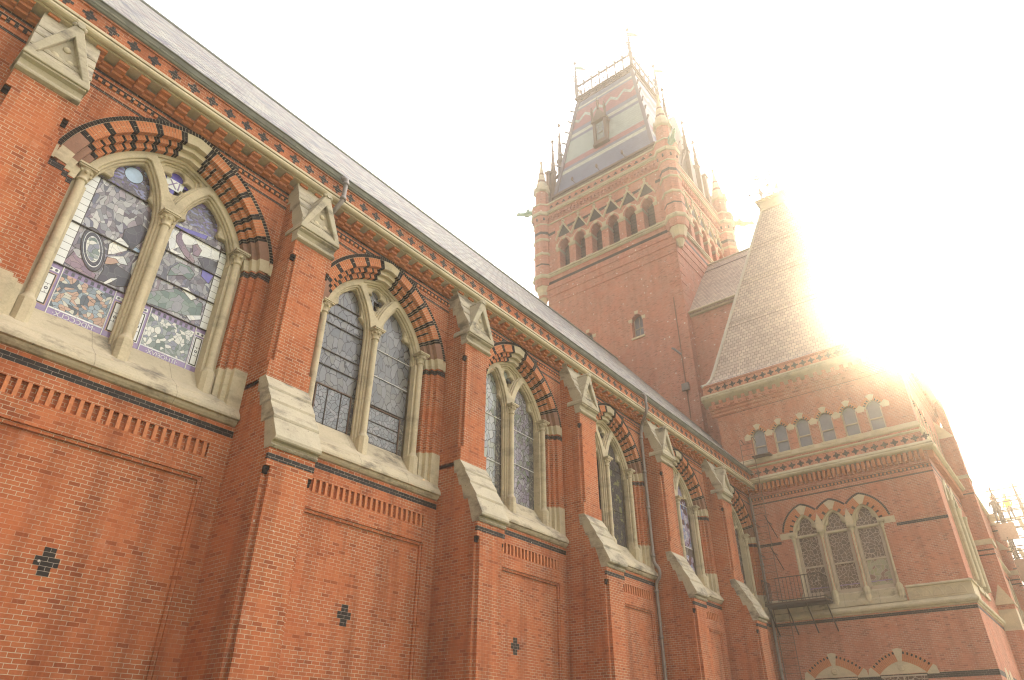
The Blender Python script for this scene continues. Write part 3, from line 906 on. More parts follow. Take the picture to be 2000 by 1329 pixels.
def make_window():
    b = MB()
    for (e, d0, d1) in ((0.0, .375, .46), (.045, .43, .53), (.085, .50, .60)):
        plate([frame_outline(2.43 - e * .5), light_outline(-1, 7.95, e), light_outline(1, 7.95, e), spandrel_outline(e)], d0, d1, .016, 'stone', None, b, 0)
    plate([frame_outline(2.33), foil_outline(-1), foil_outline(1), quatrefoil()], .535, .68, .022, 'stone', None, b, 0)
    o = b.build("window", hall, (XC, 0, 0))
    def column(cx):
        s = MB(); d = .33
        s.lathe([(.085, 8.62), (.085, 11.40)], (cx, d), 'stone', 14)
        s.lathe([(.15, 8.50), (.15, 8.535), (.125, 8.56), (.12, 8.58), (.09, 8.62), (.085, 8.66)], (cx, d), 'stone', 14)
        s.lathe([(.085, 11.385), (.115, 11.40), (.115, 11.425), (.09, 11.44), (.10, 11.52), (.15, 11.62), (.16, 11.655)], (cx, d), 'stone', 14)
        for t in range(8):
            a = 2 * PI * t / 8
            s.ball((cx + .125 * math.cos(a), d + .125 * math.sin(a), 11.575 + .03 * (t % 2)), .042, 'stone', 6)
        s.prism([(cx - .17, d - .17), (cx + .17, d - .17), (cx + .17, d + .17), (cx - .17, d + .17)], 'z', 11.655, 11.69, 'stone')
        s.prism([(cx - .19, d - .19), (cx + .19, d - .19), (cx + .19, d + .17), (cx - .19, d + .17)], 'z', 11.69, 11.735, 'stone')
        s.prism([(cx - .145, d - .06), (cx - .07, d - .15), (cx + .07, d - .15), (cx + .145, d - .06), (cx + .145, d + .25), (cx - .145, d + .25)], 'z', 7.85, 8.50, 'stone')
        s.build("column", o, (XC, 0, 0))
    for cx in (-1.74, 0.0, 1.74): column(cx)
    s = MB()
    s.prism([(.75, 8.60), (.64, 8.60), (.30, 8.12), (-.02, 7.86), (-.03, 7.83), (-.135, 7.68), (-.155, 7.62), (-.155, 7.565), (-.105, 7.55), (-.085, 7.50), (-.045, 7.455), (-.005, 7.44), (.75, 7.44)], 'x', -2.48, 2.42, 'sillstone')
    s.build("sill", o, (XC, 0, 0))
    return o
win = make_window()
def pane(mb, pts, d, m): mb.prism(pts, 'y', d - .006, d + .006, m)
def rect(a, b, c, e): return [(a, c), (b, c), (b, e), (a, e)]
GD = .655
def glaze(w_o, shift, left, right, top):
    """two lights of glass and the glass of the foil"""
    loc = (XC + shift, 0, 0)
    for (a, b, m) in ((-1.68, -.04, left), (.04, 1.68, right)):
        s = MB(); pane(s, rect(a, b, 8.5, 12.85), GD, m); s.build("pane", w_o, loc)
    s = MB(); pane(s, rect(-.45, .45, 12.3, 13.25), GD, top); s.build("foil_pane", w_o, loc)
def bars(w_o, shift, items, m='bar', d=GD - .03, wd=.022):
    for (a, c, b, e) in items:
        s = MB(); s.bar((a, d, c), (b, d, e), wd, wd, m); s.build("saddle_bar" if c == e else "glazing_bar", w_o, (XC + shift, 0, 0))

wins = {}
for k in range(-1, 6):
    if k == 0: wins[k] = win; continue
    wins[k] = dup(win, hall, (BAY * k, 0, 0))
    dup(ar, hall, (BAY * k, 0, 0))
labels = {0: "nearest window, of violet, blue and white pictorial glass", 1: "window of grey leaded glass with rusty lower casements", 2: "window of pale leaded glass with a green and violet right light",
          3: "window of dark glass patterned with yellow leaves", 4: "window with a bright blue pane and violet glass", 5: "last window before the corner, of dark red glass"}
for k, t in labels.items(): wins[k]['label'] = t

# nearest window
loc = (XC, 0, 0)
def piece(name, polys, label=None):
    s = MB()
    for m, pts, lift in polys:
        s.prism(pts, 'y', GD - .008 - lift, GD - .004, m)
        if name == "figure_glass":
            cx = sum(q[0] for q in pts) / len(pts); cz = sum(q[1] for q in pts) / len(pts)
            grow = []
            for x, z in pts:
                d_ = Vector((x - cx, z - cz)); l_ = d_.length
                grow.append((cx + d_.x * (l_ + .016) / l_, cz + d_.y * (l_ + .016) / l_))
            s.prism(grow, 'y', GD - .0072 - lift, GD - .004, 'bar')
    return s.build(name, wins[0], loc, label)
glaze(wins[0], 0, 'g_story', 'g_story', 'g_blue')
bars(wins[0], 0, [(-1.62, 9.645, -.07, 9.645), (-1.62, 10.67, -.07, 10.67), (-1.56, 11.97, -.12, 11.97), (.1, 9.64, 1.62, 9.64), (.1, 11.08, 1.62, 11.08), (.1, 11.76, 1.62, 11.76), (.1, 10.36, 1.62, 10.36)])
piece("tree_pane", [('g_leaf', rect(-1.62, -.05, 11.98, 12.85), .0), ('g_leaf', [(.5, 12.02), (1.45, 12.0), (1.45, 12.8), (.4, 12.8)], .0)], "blue glass crossed by grey branches")
s = MB()
def disc(mb, x, z, rx, rz, m, lift, ring_=None, n=24, tilt=0.0):
    P_ = []
    for i in range(n):
        t = 2 * PI * i / n
        a, b = rx * math.cos(t), rz * math.sin(t)
        P_.append((x + a * math.cos(tilt) - b * math.sin(tilt), z + a * math.sin(tilt) + b * math.cos(tilt)))
    mb.prism(P_, 'y', GD - .008 - lift, GD - .004, m)
disc(s, -.83, 12.46, .205, .205, 'bar', .002); disc(s, -.83, 12.46, .19, .19, 'g_sky', .005); disc(s, -.62, 12.67, .045, .035, 'g_sky', .005)
s.build("moon_disc", wins[0], loc, "pale blue glass disc")
s = MB()
for r, m in ((1.0, 'bar'), (.95, 'g_slate'), (.80, 'g_white'), (.76, 'g_slate'), (.58, 'g_white2'), (.55, 'g_small2')):
    disc(s, -1.02, 10.28, .225 * r, .50 * r, m, .004 + .003 * (1.2 - r) * 5, tilt=.30)
s.build("shield_disc", wins[0], loc, "dark oval of glass with pale rings")
for xs, n_ in ((((-1.62, 9.66), (-1.375, 9.66), (-1.365, 11.96), (-1.58, 11.96)), 14), (((1.435, 9.66), (1.66, 9.66), (1.64, 11.75), (1.41, 11.9)), 13)):
    a_, b_ = (-1.62, -1.385) if xs[0][0] < 0 else (1.445, 1.66)
    piece("white_border", [('bar', list(xs), 0)] + [('g_opal', rect(a_, b_, 9.67 + .165 * i, 9.823 + .165 * i), .002) for i in range(n_)])
piece("white_drapery", [('g_white2', [(-.20, 10.06), (-.25, 10.39), (-.15, 10.68), (-.06, 10.65), (-.06, 10.0)], .001), ('g_sky', rect(-.12, -.06, 9.7, 11.6), .003)])
piece("figure_glass", [
    ('g_slate', [(-0.61, 11.07), (-0.36, 11.37), (-0.23, 11.33), (-0.22, 11.03), (-0.37, 10.70), (-0.59, 10.83)], .001),
    ('g_mauve', [(-1.20, 9.96), (-1.07, 9.97), (-0.98, 9.83), (-0.81, 9.78), (-0.81, 9.66), (-0.98, 9.66), (-1.28, 9.73), (-1.39, 9.75), (-1.30, 10.05)], .001),
    ('g_white2', [(-0.78, 10.57), (-0.64, 10.84), (-0.43, 10.77), (-0.44, 10.62), (-0.65, 10.39), (-0.74, 10.33)], .001),
    ('g_white2', [(-0.73, 10.28), (-0.46, 10.45), (-0.33, 10.30), (-0.47, 10.26), (-0.58, 10.31)], .002),
    ('g_tan', [(-0.73, 10.26), (-0.58, 10.31), (-0.50, 10.26), (-0.62, 10.15), (-0.73, 10.10)], .003),
    ('g_slate', [(-0.74, 10.05), (-0.53, 10.18), (-0.22, 10.13), (-0.13, 9.87), (-0.40, 9.73), (-0.75, 9.70), (-0.70, 9.96)], .002),
    ('g_white2', [(-0.63, 9.68), (-0.53, 9.85), (-0.42, 9.91), (-0.51, 9.76), (-0.59, 9.66)], .004),
    ('g_sky', [(-0.36, 10.67), (-0.30, 10.79), (-0.14, 10.75), (-0.30, 10.66)], .001),
    ('g_white2', [(0.22, 11.69), (0.43, 11.71), (0.77, 11.80), (1.40, 11.80), (1.44, 11.51), (1.15, 11.42), (0.96, 11.36), (0.77, 11.55), (0.60, 11.45), (0.41, 11.18), (0.60, 11.18), (0.42, 11.05), (0.25, 11.3)], .001),
    ('g_mauve', [(0.47, 11.83), (0.52, 11.56), (0.64, 11.41), (0.92, 11.20), (0.91, 11.10), (0.67, 11.20), (0.43, 11.41), (0.39, 11.56)], .004),
    ('g_mauve', [(0.79, 11.54), (0.87, 11.63), (1.00, 11.53), (0.97, 11.33), (0.85, 11.32)], .003),
    ('g_blue', [(0.26, 11.84), (0.47, 11.86), (0.79, 11.93), (1.04, 11.99), (1.02, 11.87), (0.59, 11.79), (0.27, 11.76)], .002),
    ('g_slate', [(0.98, 11.29), (1.15, 11.40), (1.45, 11.44), (1.45, 11.09), (1.20, 11.09)], .002),
    ('g_blue', [(1.15, 11.07), (1.42, 11.06), (1.36, 10.80), (1.16, 10.90)], .003),
    ('g_green', [(0.64, 10.95), (0.86, 10.97), (1.01, 10.86), (0.95, 10.65), (0.77, 10.70), (0.47, 10.51), (0.50, 10.73)], .002),
    ('g_white2', [(.95, 10.45), (1.2, 10.30), (1.1, 10.2), (.8, 10.38)], .003), ('g_white2', [(1.1, 9.8), (1.4, 9.95), (1.42, 9.86), (1.2, 9.72)], .003),
    ('g_green', [(0.23, 9.94), (0.73, 10.3), (1.36, 10.25), (1.40, 9.84), (0.68, 9.73), (0.20, 9.68)], .0)])
s = MB(); disc(s, .13, 11.03, .17, .36, 'bar', .004, tilt=-.2); disc(s, .13, 11.03, .155, .345, 'g_slate', .006, tilt=-.2); disc(s, .13, 11.03, .10, .26, 'g_small2', .008, tilt=-.2)
s.build("shield_disc", wins[0], loc)
# lower panels: violet frames, white quarries, small scenes, dates in mirror writing
for sx, fm in ((-1, 'g_tan'), (1, 'g_opal')):
    s = MB()
    o_ = 0.86 * sx
    s.prism(rect(o_ - .80, o_ + .80, 8.5, 9.63), 'y', GD - .010, GD - .004, 'g_violet')
    s.prism(rect(o_ - .47, o_ + .50, 8.76, 9.50), 'y', GD - .014, GD - .009, 'g_small' if sx < 0 else 'g_small2')
    s.prism(rect(o_ - .47, o_ + .50, 8.725, 8.755), 'y', GD - .014, GD - .009, 'g_white')
    for i in range(8): s.prism(rect(o_ - .45 + .12 * i, o_ - .39 + .12 * i, 9.52, 9.60), 'y', GD - .013, GD - .009, 'g_slate')
    for cx in (o_ - .63, o_ + .64):
        s.prism(rect(cx - .095, cx + .095, 8.72, 9.42), 'y', GD - .013, GD - .009, fm)
        s.prism(rect(cx - .078, cx + .078, 8.735, 9.405), 'y', GD - .015, GD - .012, 'bar')
        s.prism(rect(cx - .055, cx + .055, 8.76, 9.38), 'y', GD - .017, GD - .014, 'g_opal')
        for zz in (8.965, 9.17): s.prism(rect(cx - .055, cx + .055, zz - .004, zz + .004), 'y', GD - .019, GD - .016, 'bar')
        disc(s, cx, 9.07, .032, .032, 'g_slate', .012); disc(s, cx, 9.07, .014, .014, 'g_opal', .014)
        for zz in (8.99, 9.15): disc(s, cx, zz, .009, .009, 'g_slate', .012)
        s.prism(rect(cx - .10, cx + .10, 9.46, 9.54), 'y', GD - .013, GD - .009, 'g_opal')
        for dx in (-.05, .05): disc(s, cx + dx, 9.50, .028, .028, 'g_slate', .008)
    s.prism(rect(o_ - .80, o_ + .80, 8.555, 8.575), 'y', GD - .013, GD - .009, 'g_letter')
    s.build("lower_panel", wins[0], loc, "violet bordered panel with %s small scene" % ("a tan" if sx < 0 else "a green and white"))
s = text_mb("\u00b7MDCCCLX\u00b7", .145, -.86, 8.648, GD - .014, 'g_letter', None, True)
s.build("lettering", wins[0], loc, "mirrored date letters on the violet band")
s = text_mb("\u00b7ITI\u00b7IOEIVX\u00b7", .135, .86, 8.648, GD - .014, 'g_letter', None, True)
s.build("lettering", wins[0], loc)
s = MB(); s.prism([(-.19, 12.66), (.19, 12.66), (.21, 12.93), (-.21, 12.93)], 'y', GD - .012, GD - .004, 'g_opal')
text_mb("XI", .29, .0, 12.795, GD - .016, 'g_violet', None, False, s)
s.build("numeral_pane", wins[0], loc)
bars(wins[0], 0, [(-1.345, 8.55, -1.345, 9.63), (-.355, 8.55, -.355, 9.63), (.38, 8.55, .38, 9.63), (1.38, 8.55, 1.38, 9.63)], 'whiteframe', GD - .02, .016)
# other windows
glaze(wins[1], BAY, 'g_b1', 'g_b1', 'g_b1')
bars(wins[1], BAY, [(-1.62, z, -.07, z) for z in (9.62, 10.18, 10.62, 11.42, 11.72, 12.1)] + [(.1, z, 1.62, z) for z in (9.68,)], 'bar')
bars(wins[1], BAY, [(.1, 11.38, 1.62, 11.38), (.1, 10.55, 1.62, 10.55)], 'whiteframe', wd=.016)
for (a, b) in ((-1.40, -.30), (.32, 1.42)):
    s = MB(); pane(s, rect(a, b, 8.62, 9.6), GD - .014, 'g_b1fine'); s.build("casement_pane", wins[1], (XC + BAY, 0, 0))
    s = MB()
    for p_ in (((a, 8.6), (a, 9.62)), ((b, 8.6), (b, 9.62)), ((a, 9.62), (b, 9.62))): s.bar((p_[0][0], GD - .03, p_[0][1]), (p_[1][0], GD - .03, p_[1][1]), .035, .035, 'rust')
    if a < 0:
        for t in (.33, .72): s.bar((a + (b - a) * t, GD - .03, 8.6), (a + (b - a) * t, GD - .03, 9.6), .02, .02, 'bar')
    else:
        for t in (.28, .62): s.bar((a, GD - .03, 8.6 + t), (b, GD - .03, 8.6 + t), .02, .02, 'bar')
    s.build("casement_frame", wins[1], (XC + BAY, 0, 0))
for (a, b) in ((-.30, -.06), (1.42, 1.66), (-1.66, -1.40)):
    s = MB(); pane(s, rect(a, b, 8.55, 9.6 if a > -1 else 11.5), GD - .013, 'g_b1dark' if a > -1 else 'g_b1fine'); s.build("border_pane", wins[1], (XC + BAY, 0, 0))
glaze(wins[2], 2 * BAY, 'g_b2', 'g_b2r', 'g_b2')
bars(wins[2], 2 * BAY, [(-1.62, z, -.07, z) for z in (9.65, 11.2)] + [(.1, z, 1.62, z) for z in (9.9, 11.1)], 'whiteframe', wd=.018)
for (a, b) in ((-.42, -.06), (1.36, 1.66)):
    s = MB(); pane(s, rect(a, b, 8.5, 12.6), GD - .013, 'g_b1dark'); s.build("border_pane", wins[2], (XC + 2 * BAY, 0, 0))
glaze(wins[3], 3 * BAY, 'g_b3', 'g_b3', 'g_b3')
bars(wins[3], 3 * BAY, [(-1.62, z, -.07, z) for z in (9.9, 11.6)] + [(.1, z, 1.62, z) for z in (9.9, 11.6)])
glaze(wins[4], 4 * BAY, 'g_b4', 'g_b4', 'g_b4')
bars(wins[4], 4 * BAY, [(.1, 9.75, 1.62, 9.75), (.1, 11.7, 1.62, 11.7), (-1.62, 9.75, -.07, 9.75)], 'whiteframe', wd=.025)
s = MB(); pane(s, rect(.12, .95, 11.0, 11.7), GD - .013, 'g_b4b'); s.build("blue_pane", wins[4], (XC + 4 * BAY, 0, 0))
s = MB(); pane(s, rect(.12, 1.6, 9.4, 9.75), GD - .013, 'g_b5'); s.build("red_pane", wins[4], (XC + 4 * BAY, 0, 0))
glaze(wins[5], 5 * BAY, 'g_b5', 'g_b5', 'g_b5')
bars(wins[5], 5 * BAY, [(.1, 9.3 + .55 * i, 1.62, 9.3 + .55 * i) for i in range(5)])
glaze(wins[-1], -BAY, 'g_b1', 'g_b1', 'g_b1')

# ---- black brick crosses on the lower panels
for k in range(0, 4):
    s = MB()
    for (a, b, c, e) in ((-.183, .183, -.073, .073), (-.09, .09, .073, .22), (-.09, .09, -.22, -.073)):
        s.box(a, b, .079, .1, c, e, 'blackbrick')
    s.build("brick_cross", hall, (2.945 + BAY * k, 0, 4.263))

# ---- rainwater pipes
def pipe(path, r, m, brk, name="downpipe", label=None):
    s = MB(); s.tube(path, r, m, 10)
    for p_ in brk: s.lathe([(r * 1.02, -.05), (r * 1.35, -.05), (r * 1.35, .05), (r * 1.02, .05)], (0, 0), m, 10); [s.v.__setitem__(j, (s.v[j][0] + p_[0], s.v[j][1] + p_[1], s.v[j][2] + p_[2])) for j in range(len(s.v) - 60, len(s.v))]
    return s.build(name, hall, label=label)
def bend(pts, n=5):
    """rounded polyline"""
    P_ = [Vector(p) for p in pts]; out = [P_[0]]
    for i in range(1, len(P_) - 1):
        a, b, c = P_[i - 1], P_[i], P_[i + 1]
        t = min(.14, (a - b).length * .45, (c - b).length * .45)
        p0 = b + (a - b).normalized() * t; p1 = b + (c - b).normalized() * t
        for j in range(n + 1):
            s_ = j / n
            out.append(p0 * (1 - s_) ** 2 + b * 2 * s_ * (1 - s_) + p1 * s_ ** 2)
    out.append(P_[-1]); return out
pipe(bend([(6.55, -.56, 15.0), (6.60, -.70, 14.93), (6.585, -.70, 14.16), (6.50, -.50, 13.82), (6.46, -.15, 13.66), (6.45, -.1, 13.3)]), .062, 'lead', [(6.6, -.7, 14.75), (6.585, -.7, 14.22)], label="short swan neck pipe under the gutter")
pipe(bend([(22.86, -.56, 15.0), (22.88, -.70, 14.9), (22.87, -.70, 14.16), (23.22, -.22, 13.80), (23.24, -.13, 13.35), (23.24, -.13, 8.05), (23.24, -.33, 7.80), (23.24, -.33, 7.52), (23.24, -.13, 7.28), (23.24, -.13, .0)]), .062, 'lead',
     [(23.24, -.13, z) for z in (13.2, 11.7, 10.2, 8.3, 7.0, 5.4)] , label="long downpipe beside a buttress")
pipe(bend([(35.05, -.16, 13.75), (35.14, -.16, 13.4), (35.14, -.16, .0)]), .075, 'lead', [(35.14, -.16, z) for z in (12.5, 10.2, 7.6, 5.3)], label="downpipe in the corner of the two wings")

# =================================================================== PAVILION AT THE END OF THE HALL
pav = thing("corner_pavilion", "square brick pavilion with a steep truncated slate roof at the end of the long hall", "building", (40.4, -4, 0))
TW = face_w(XT)
YS, YN, XE = -8.95, 1.0, 45.4
TS = face_s(YS)
w = MB(TW)
def both(mb_fn):
    """the same courses on the west and on the south face"""
    mb_fn(w, TW, -YN, -YS); 
def strip(mb, T, u0, u1, z0, z1, m, d=0.0):
    old = mb.T; mb.T = T
    mb.quad((u0, d, z0), (u1, d, z0), (u1, d, z1), (u0, d, z1), m); mb.T = old
WU = (-YN, -YS); SU = (XT, XE)
wt_ops_low = [(2.47, .98, 0, 4.86, 1.0), (5.47, .98, 0, 4.86, 1.0)]
big_ops = [(2.60, .60, 8.40, 11.50, .36), (4.05, .60, 8.40, 11.50, .36), (5.50, .60, 8.40, 11.50, .36)]
up_ops = [(1.18 + 1.21 * i, .36, 15.92, 17.12, .12) for i in range(6)]
# west face
def seg_ops(z0, z1, ops, u, mb, m='pavbrick', depth=.3):
    arched_wall(mb, u[0], u[1], z0, z1, ops, m, depth, 'palestone', N=16)
seg_ops(0, 5.2 + .0, [(a, b, c, 4.2, e) for a, b, c, d, e in [(2.47, .98, 0, 4.2, 0.4), (5.47, .98, 0, 4.2, .4)]], (WU[0], WU[1]), w) if False else None
# ground storey: openings are modelled as blind tympana set on the sheet
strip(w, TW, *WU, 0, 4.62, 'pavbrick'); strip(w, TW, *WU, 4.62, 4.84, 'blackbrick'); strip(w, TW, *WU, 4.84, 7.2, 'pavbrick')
strip(w, TW, *WU, 7.2, 7.345, 'blackbrick'); strip(w, TW, *WU, 7.345, 7.42, 'pavbrick')
def multi_open(mb, u0, u1, z0, z1, ops, m, depth, mr):
    arched_wall(mb, u0, u1, z0, z1, ops, m, depth, mr, N=16)
multi_open(w, WU[0], WU[1], 7.42, 13.33, [(2.595, .64, 8.38, 11.46, .42), (4.03, .64, 8.38, 11.46, .42), (5.465, .64, 8.38, 11.46, .42)], 'pavbrick', .30, 'palestone')
strip(w, TW, *WU, 13.33, 13.40, 'blackbrick'); strip(w, TW, *WU, 13.40, 13.58, 'pavbrick'); strip(w, TW, *WU, 13.58, 13.74, 'blackbrick'); strip(w, TW, *WU, 13.74, 14.0, 'pavbrick')
strip(w, TW, *WU, 14.0, 14.42, 'pavbrick', .02)
strip(w, TW, *WU, 14.42, 15.38, 'pavbrick', -.02); strip(w, TW, *WU, 15.38, 15.6, 'pavbrick')
multi_open(w, WU[0], WU[1], 15.6, 18.9, up_ops, 'pavbrick', .25, 'palestone')
strip(w, TW, *WU, 18.9, 19.05, 'blackbrick'); strip(w, TW, *WU, 19.05, 20.85, 'pavbrick')
# south face with a tall two-light window and a row of small ones
s_big = [(37.95, .72, 8.40, 12.3, .5), (39.75, .72, 8.40, 12.3, .5)]
s_up = [(36.6 + 1.3 * i, .38, 15.92, 17.12, .12) for i in range(6)]
w.T = TS
for (z0, z1, m) in ((0, 4.62, 'pavbrick'), (4.62, 4.84, 'blackbrick'), (4.84, 7.2, 'pavbrick'), (7.2, 7.345, 'blackbrick'), (7.345, 7.42, 'pavbrick')): strip(w, TS, *SU, z0, z1, m)
multi_open(w, SU[0], SU[1], 7.42, 13.33, s_big, 'pavbrick', .35, 'palestone')
for (z0, z1, m) in ((13.33, 13.40, 'blackbrick'), (13.40, 13.58, 'pavbrick'), (13.58, 13.74, 'blackbrick'), (13.74, 15.6, 'pavbrick')): strip(w, TS, *SU, z0, z1, m)
multi_open(w, SU[0], SU[1], 15.6, 18.9, s_up, 'pavbrick', .25, 'palestone')
for (z0, z1, m) in ((18.9, 19.05, 'blackbrick'), (19.05, 20.85, 'pavbrick')): strip(w, TS, *SU, z0, z1, m)
w.T = None
w.quad((XT, YN, 0), (XE, YN, 0), (XE, YN, 20.85), (XT, YN, 20.85), 'pavbrick')
w.quad((XE, YN, 0), (XE, YS, 0), (XE, YS, 20.85), (XE, YN, 20.85), 'pavbrick')
w.quad((XT + .6, YN, .0), (XT + .6, YS + .6, .0), (XT + .6, YS + .6, 20), (XT + .6, YN, 20), 'darkin')
w.quad((XT + .6, YS + .6, .0), (XE, YS + .6, .0), (XE, YS + .6, 20), (XT + .6, YS + .6, 20), 'darkin')
w.build("wall", pav)

def corner_band(mb, prof, m, yn=YN):
    """moulding running along the west face and round the corner; prof is (projection, z)"""
    n = len(prof)
    A = [(XT - p, yn, z) for p, z in prof]; B = [(XT - p, YS - p, z) for p, z in prof]; C = [(XE, YS - p, z) for p, z in prof]
    mb.add(A + B + C, [(i, i + 1, n + i + 1, n + i) for i in range(n - 1)] + [(n + i, n + i + 1, 2 * n + i + 1, 2 * n + i) for i in range(n - 1)] + [tuple(range(n))], m)
q = MB()
corner_band(q, [(0, 7.40), (.05, 7.42), (.07, 7.47), (.13, 7.50), (.15, 7.56), (.15, 7.62), (.06, 7.76), (.0, 7.78)], 'stone')
q.build("string_course", pav)
q = MB()
corner_band(q, [(0, 14.40), (.30, 14.405), (.33, 14.42), (.40, 14.45), (.43, 14.51), (.40, 14.57), (.33, 14.58), (.40, 14.60), (.40, 14.65), (.22, 14.80), (-.02, 14.82)], 'stone', YN - 1.3)
q.build("lower_cornice", pav)
q = MB()
corner_band(q, [(0, 15.36), (.05, 15.37), (.10, 15.42), (.10, 15.47), (.0, 15.50)], 'stone', YN - 1.0)
corner_band(q, [(0, 15.60), (.07, 15.62), (.10, 15.68), (.04, 15.92), (-.05, 15.93)], 'palestone', YN - .6)
q.build("upper_sill", pav)
q = MB()
corner_band(q, [(0, 19.62), (.45, 19.90), (.50, 19.94), (.57, 19.98), (.60, 20.05), (.55, 20.10), (.50, 20.11), (.57, 20.13), (.57, 20.2), (.40, 20.34), (.3, 20.36)], 'stone', YN + .6)
corner_band(q, [(0, 18.92), (.07, 19.0), (.07, 19.1), (.17, 19.2), (.17, 19.3), (.25, 19.36), (.25, 19.42), (.33, 19.5), (.33, 19.6), (0, 19.62)], 'pavbrick', YN + .3)
corner_band(q, [(.32, 20.30), (.40, 20.36), (.40, 20.80), (.46, 20.84), (.46, 20.93), (.0, 20.95)], 'pavbrick', YN + .45)
for i in range(22):
    u = -YN - .1 + i * .46
    q.T = TW; q.box(u, u + .2, -.34, .0, 19.35, 19.9, 'pavbrick')
    small_cross(q, u + .1, 20.58, -.40, s=1.25)
q.T = TS
for i in range(20):
    u = XT + .2 + i * .46
    q.box(u, u + .2, -.34, .0, 19.35, 19.9, 'pavbrick'); small_cross(q, u + .1, 20.58, -.40, s=1.25)
q.T = None
q.build("upper_cornice", pav)
# upright brick corbels, dentils and crosses between the storeys
q = MB(TW)
u = .02
while u < 8.9:
    q.box(u, u + .135, -.24, .02, 14.04, 14.40, 'voussoir'); q.box(u, u + .135, -.12, .02, 13.96, 14.04, 'voussoir'); u += .24
u = .02
while u < 8.9:
    q.box(u, u + .09, -.04, .01, 13.60, 13.70, 'voussoir'); u += .18
q.box(.0, 8.95, -.06, .01, 13.80, 13.88, 'pavbrick')
for i in range(20): small_cross(q, .32 + .462 * i, 15.08, -.02, s=1.2)
q.build("corbel_table", pav)
q = MB(TS)
u = XT + .1
while u < XE:
    q.box(u, u + .135, -.24, .02, 14.04, 14.40, 'voussoir'); u += .24
q.build("corbel_table", pav)

# lower windows: stone tympanum, black and red voussoirs, keystone
def low_window(uc):
    s = MB(TW)
    c, zs, a = 1.35, 4.30, 1.02
    R = a + c
    zz = 4.86
    th = math.degrees(math.asin((zz - zs) / R)) if False else None
    # flat pointed head: two arcs meeting at the point
    r0 = 1.826; cc = .35; zc = 3.578
    aa = math.degrees(math.asin((4.86 - zc) / r0)); ta = top_angle(cc, r0)
    tymp = []
    for sg in (-1, 1):
        A = [R_(aa + (ta - aa) * i / 8) for i in range(9)]
        P_ = [(uc + sg * (-cc + r0 * math.cos(t)), zc + r0 * math.sin(t)) for t in A]
        tymp = tymp + (P_ if sg < 0 else P_[::-1])
    s.prism(tymp, 'y', -.004, .05, 'palestone')
    o = s.build("blind_arch", pav)
    s = MB(TW)
    # carved rosette
    s.lathe([(.001, 0), (.12, 0.0), (.15, .02), (.12, .035), (.09, .02), (.05, .04), (.001, .04)], (0, 0), 'palestone', 16)
    s.v = [(XT - .006 - (z), -(uc - 0.0) - (yy), 5.08 + (xx - XT) * 0) if False else (XT - .006 - p2, -(uc) - p1, 5.10 + p0) for (p0, p1, p2) in [(v[0] - XT, -v[1], v[2]) for v in s.v]]
    s.build("rosette", o)
    s = MB(TW)
    tk = top_angle(cc, r0 + .2, .13)
    ring(s, uc, zc, cc, r0 + .004, r0 + .44, -.006, .02, aa, tk, 'mortar', 10)
    voussoirs(s, uc, zc, cc, r0, r0 + .44, -.014, .02, aa, tk, 14, lambda i: 'voussoir', split=False)
    voussoirs(s, uc, zc, cc, r0 + .30, r0 + .40, -.017, .0, aa, tk, 14, lambda i: 'voussoirdark' if i % 2 else 'voussoir')
    s.build("voussoirs", o)
    s = MB(TW)
    key_poly(s, uc, zc, cc, r0 - .01, r0 + .5, tk, -.02, .02, 'palestone')
    s.build("keystone", o)
    for sg in (-1, 1):
        s = MB(TW)
        x0 = uc + sg * (-cc + r0 * math.cos(R_(aa))); x1 = uc + sg * (-cc + (r0 + .44) * math.cos(R_(aa)))
        zt = zc + (r0 + .44) * math.sin(R_(aa))
        s.prism([(x0, 4.80), (x0, 4.86), (x1, zt), (x1 + sg * .10, zt - .08), (x1 + sg * .15, 4.84), (x1 + sg * .15, 4.80)], 'y', -.018, .02, 'palestone')
        s.build("springer", o)
    s = MB(TW)
    s.box(uc - .92, uc + .92, -.012, .02, 2.6, 4.80, 'g_t')
    s.box(uc - .03, uc + .03, -.03, .02, 2.6, 4.80, 'sash'); s.box(uc - .92, uc + .92, -.03, .02, 4.74, 4.80, 'sash')
    s.build("window", o)
low_window(2.53); low_window(5.36)

